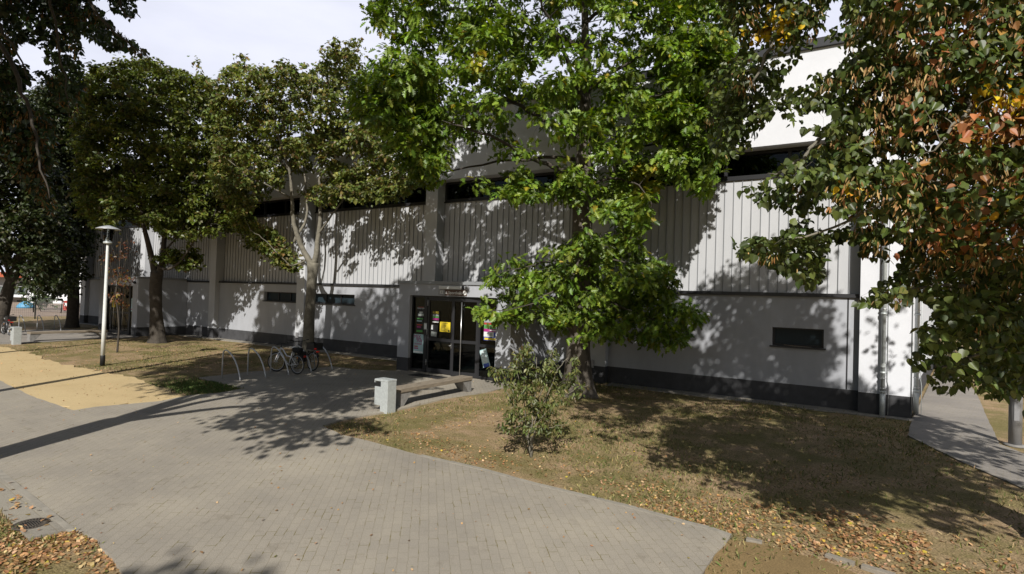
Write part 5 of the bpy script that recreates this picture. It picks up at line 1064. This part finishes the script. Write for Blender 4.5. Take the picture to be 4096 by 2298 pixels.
q = np.array([G(RNG.normal(505, 48), min(994, max(945, RNG.normal(973, 9))))[:2] for _ in range(4200)]); GP.append(q); GC.append(pick([(.075, .135, .025), (.11, .165, .035), (.06, .10, .02), (.2, .18, .07)], [2, 2, 1, .6], len(q))); GS.append(RNG.uniform(.03, .07, len(q)))
GP, GC, GS = np.vstack(GP), np.vstack(GC), np.concatenate(GS)
k = ~inpoly(GP[:, 0], GP[:, 1], PAVE2) & ~inpoly(GP[:, 0], GP[:, 1], SAND2); GP, GC, GS = GP[k], GC[k], GS[k]; n = len(GP)
p3 = np.stack([GP[:, 0], GP[:, 1], ground_z(GP[:, 0], GP[:, 1]) - .003], 1); ax = unit(np.stack([RNG.normal(0, .7, n), RNG.normal(0, .7, n), np.ones(n)], 1)); nr = unit(RNG.normal(0, 1, (n, 3))); nr = unit(nr - ax * np.sum(nr * ax, 1, keepdims=True))
link('grass', leaves_mesh('grass', 'bract', p3, ax, nr, GS * 1.3, GC, .1, .5), M['grass'], kind='stuff', label='short dry grass of the lawns', cat='grass')
FP, FS = [], []
def litter(poly, n, lo, hi, clump=0.0, seed=1):
    q = scatter_poly(poly, n)
    if clump: q = q[noise2(q, 1.6, seed) + .6 * noise2(q, 4.5, seed + 1) > RNG.uniform(-.5, .5 + clump, len(q))]
    FP.append(q); FS.append(RNG.uniform(lo, hi, len(q)))
litter(CLAWN, 9000, .028, .058, .15, 1); litter(RLAWN, 3800, .02, .055, .35, 5); litter(LLAWN, 3800, .02, .05, .4, 7)
litter(W2((1000, 1120), (1400, 1215), (1837, 1345), (1900, 1330), (1600, 1215), (1250, 1120), (900, 1065), (830, 1070)), 2400, .02, .05, .45, 11); litter(W2((1837, 1345), (2000, 1400), (2300, 1440), (2576, 1440), (2500, 1360), (2250, 1300), (1900, 1260), (1600, 1200), (1500, 1230)), 5200, .02, .055, .55, 13); litter(W2((1950, 1380), (2250, 1410), (2350, 1445), (2330, 1340), (2050, 1310)), 1500, .03, .06, .45, 19)
litter(W2((815, 1070), (1000, 1038), (1230, 1000), (1230, 1060), (1000, 1110)), 700, .02, .045, .1, 23)
litter(PAVE2, 460, .014, .042, 0); litter(PAVE2, 700, .006, .018, 0); litter(SAND2, 520, .012, .045, 0); litter(W2((0, 1203), (160, 1335), (60, 1343), (4, 1286)), 40, .03, .07)
FP, FS = np.vstack(FP), np.concatenate(FS); n = len(FP); onp = inpoly(FP[:, 0], FP[:, 1], PAVE2); SL = W2((-160, 1042), (0, 1183), (189, 1335), (74, 1358), (4, 1286), (-90, 1200)); ons = inpoly(FP[:, 0], FP[:, 1], SL)
z = np.where(onp | ons, .019, np.maximum(ground_z(FP[:, 0], FP[:, 1]) + .007, np.where(inpoly(FP[:, 0], FP[:, 1], SAND2), .009, -9))) + RNG.uniform(0, .006, n)
p3 = np.stack([FP[:, 0], FP[:, 1], z], 1); a = RNG.uniform(0, 6.28, n); ax = np.stack([np.cos(a), np.sin(a), RNG.normal(.08, .22, n)], 1); nr = unit(np.stack([RNG.normal(0, .35, n), RNG.normal(0, .35, n), np.ones(n)], 1)); ax = unit(ax); nr = unit(nr - ax * np.sum(nr * ax, 1, keepdims=True))
link('fallen_leaves', leaves_mesh('fallen_leaves', 'fallen', p3, ax, nr, FS, pick([(.48, .28, .125), (.38, .21, .09), (.58, .40, .21), (.27, .155, .07), (.55, .42, .06), (.18, .17, .04)], [4, 3, 2.4, 2, .5, .4], n), .35, -.25), M['bract'], kind='stuff', label='dry orange-brown leaves scattered over lawn and paving', cat='leaf litter')
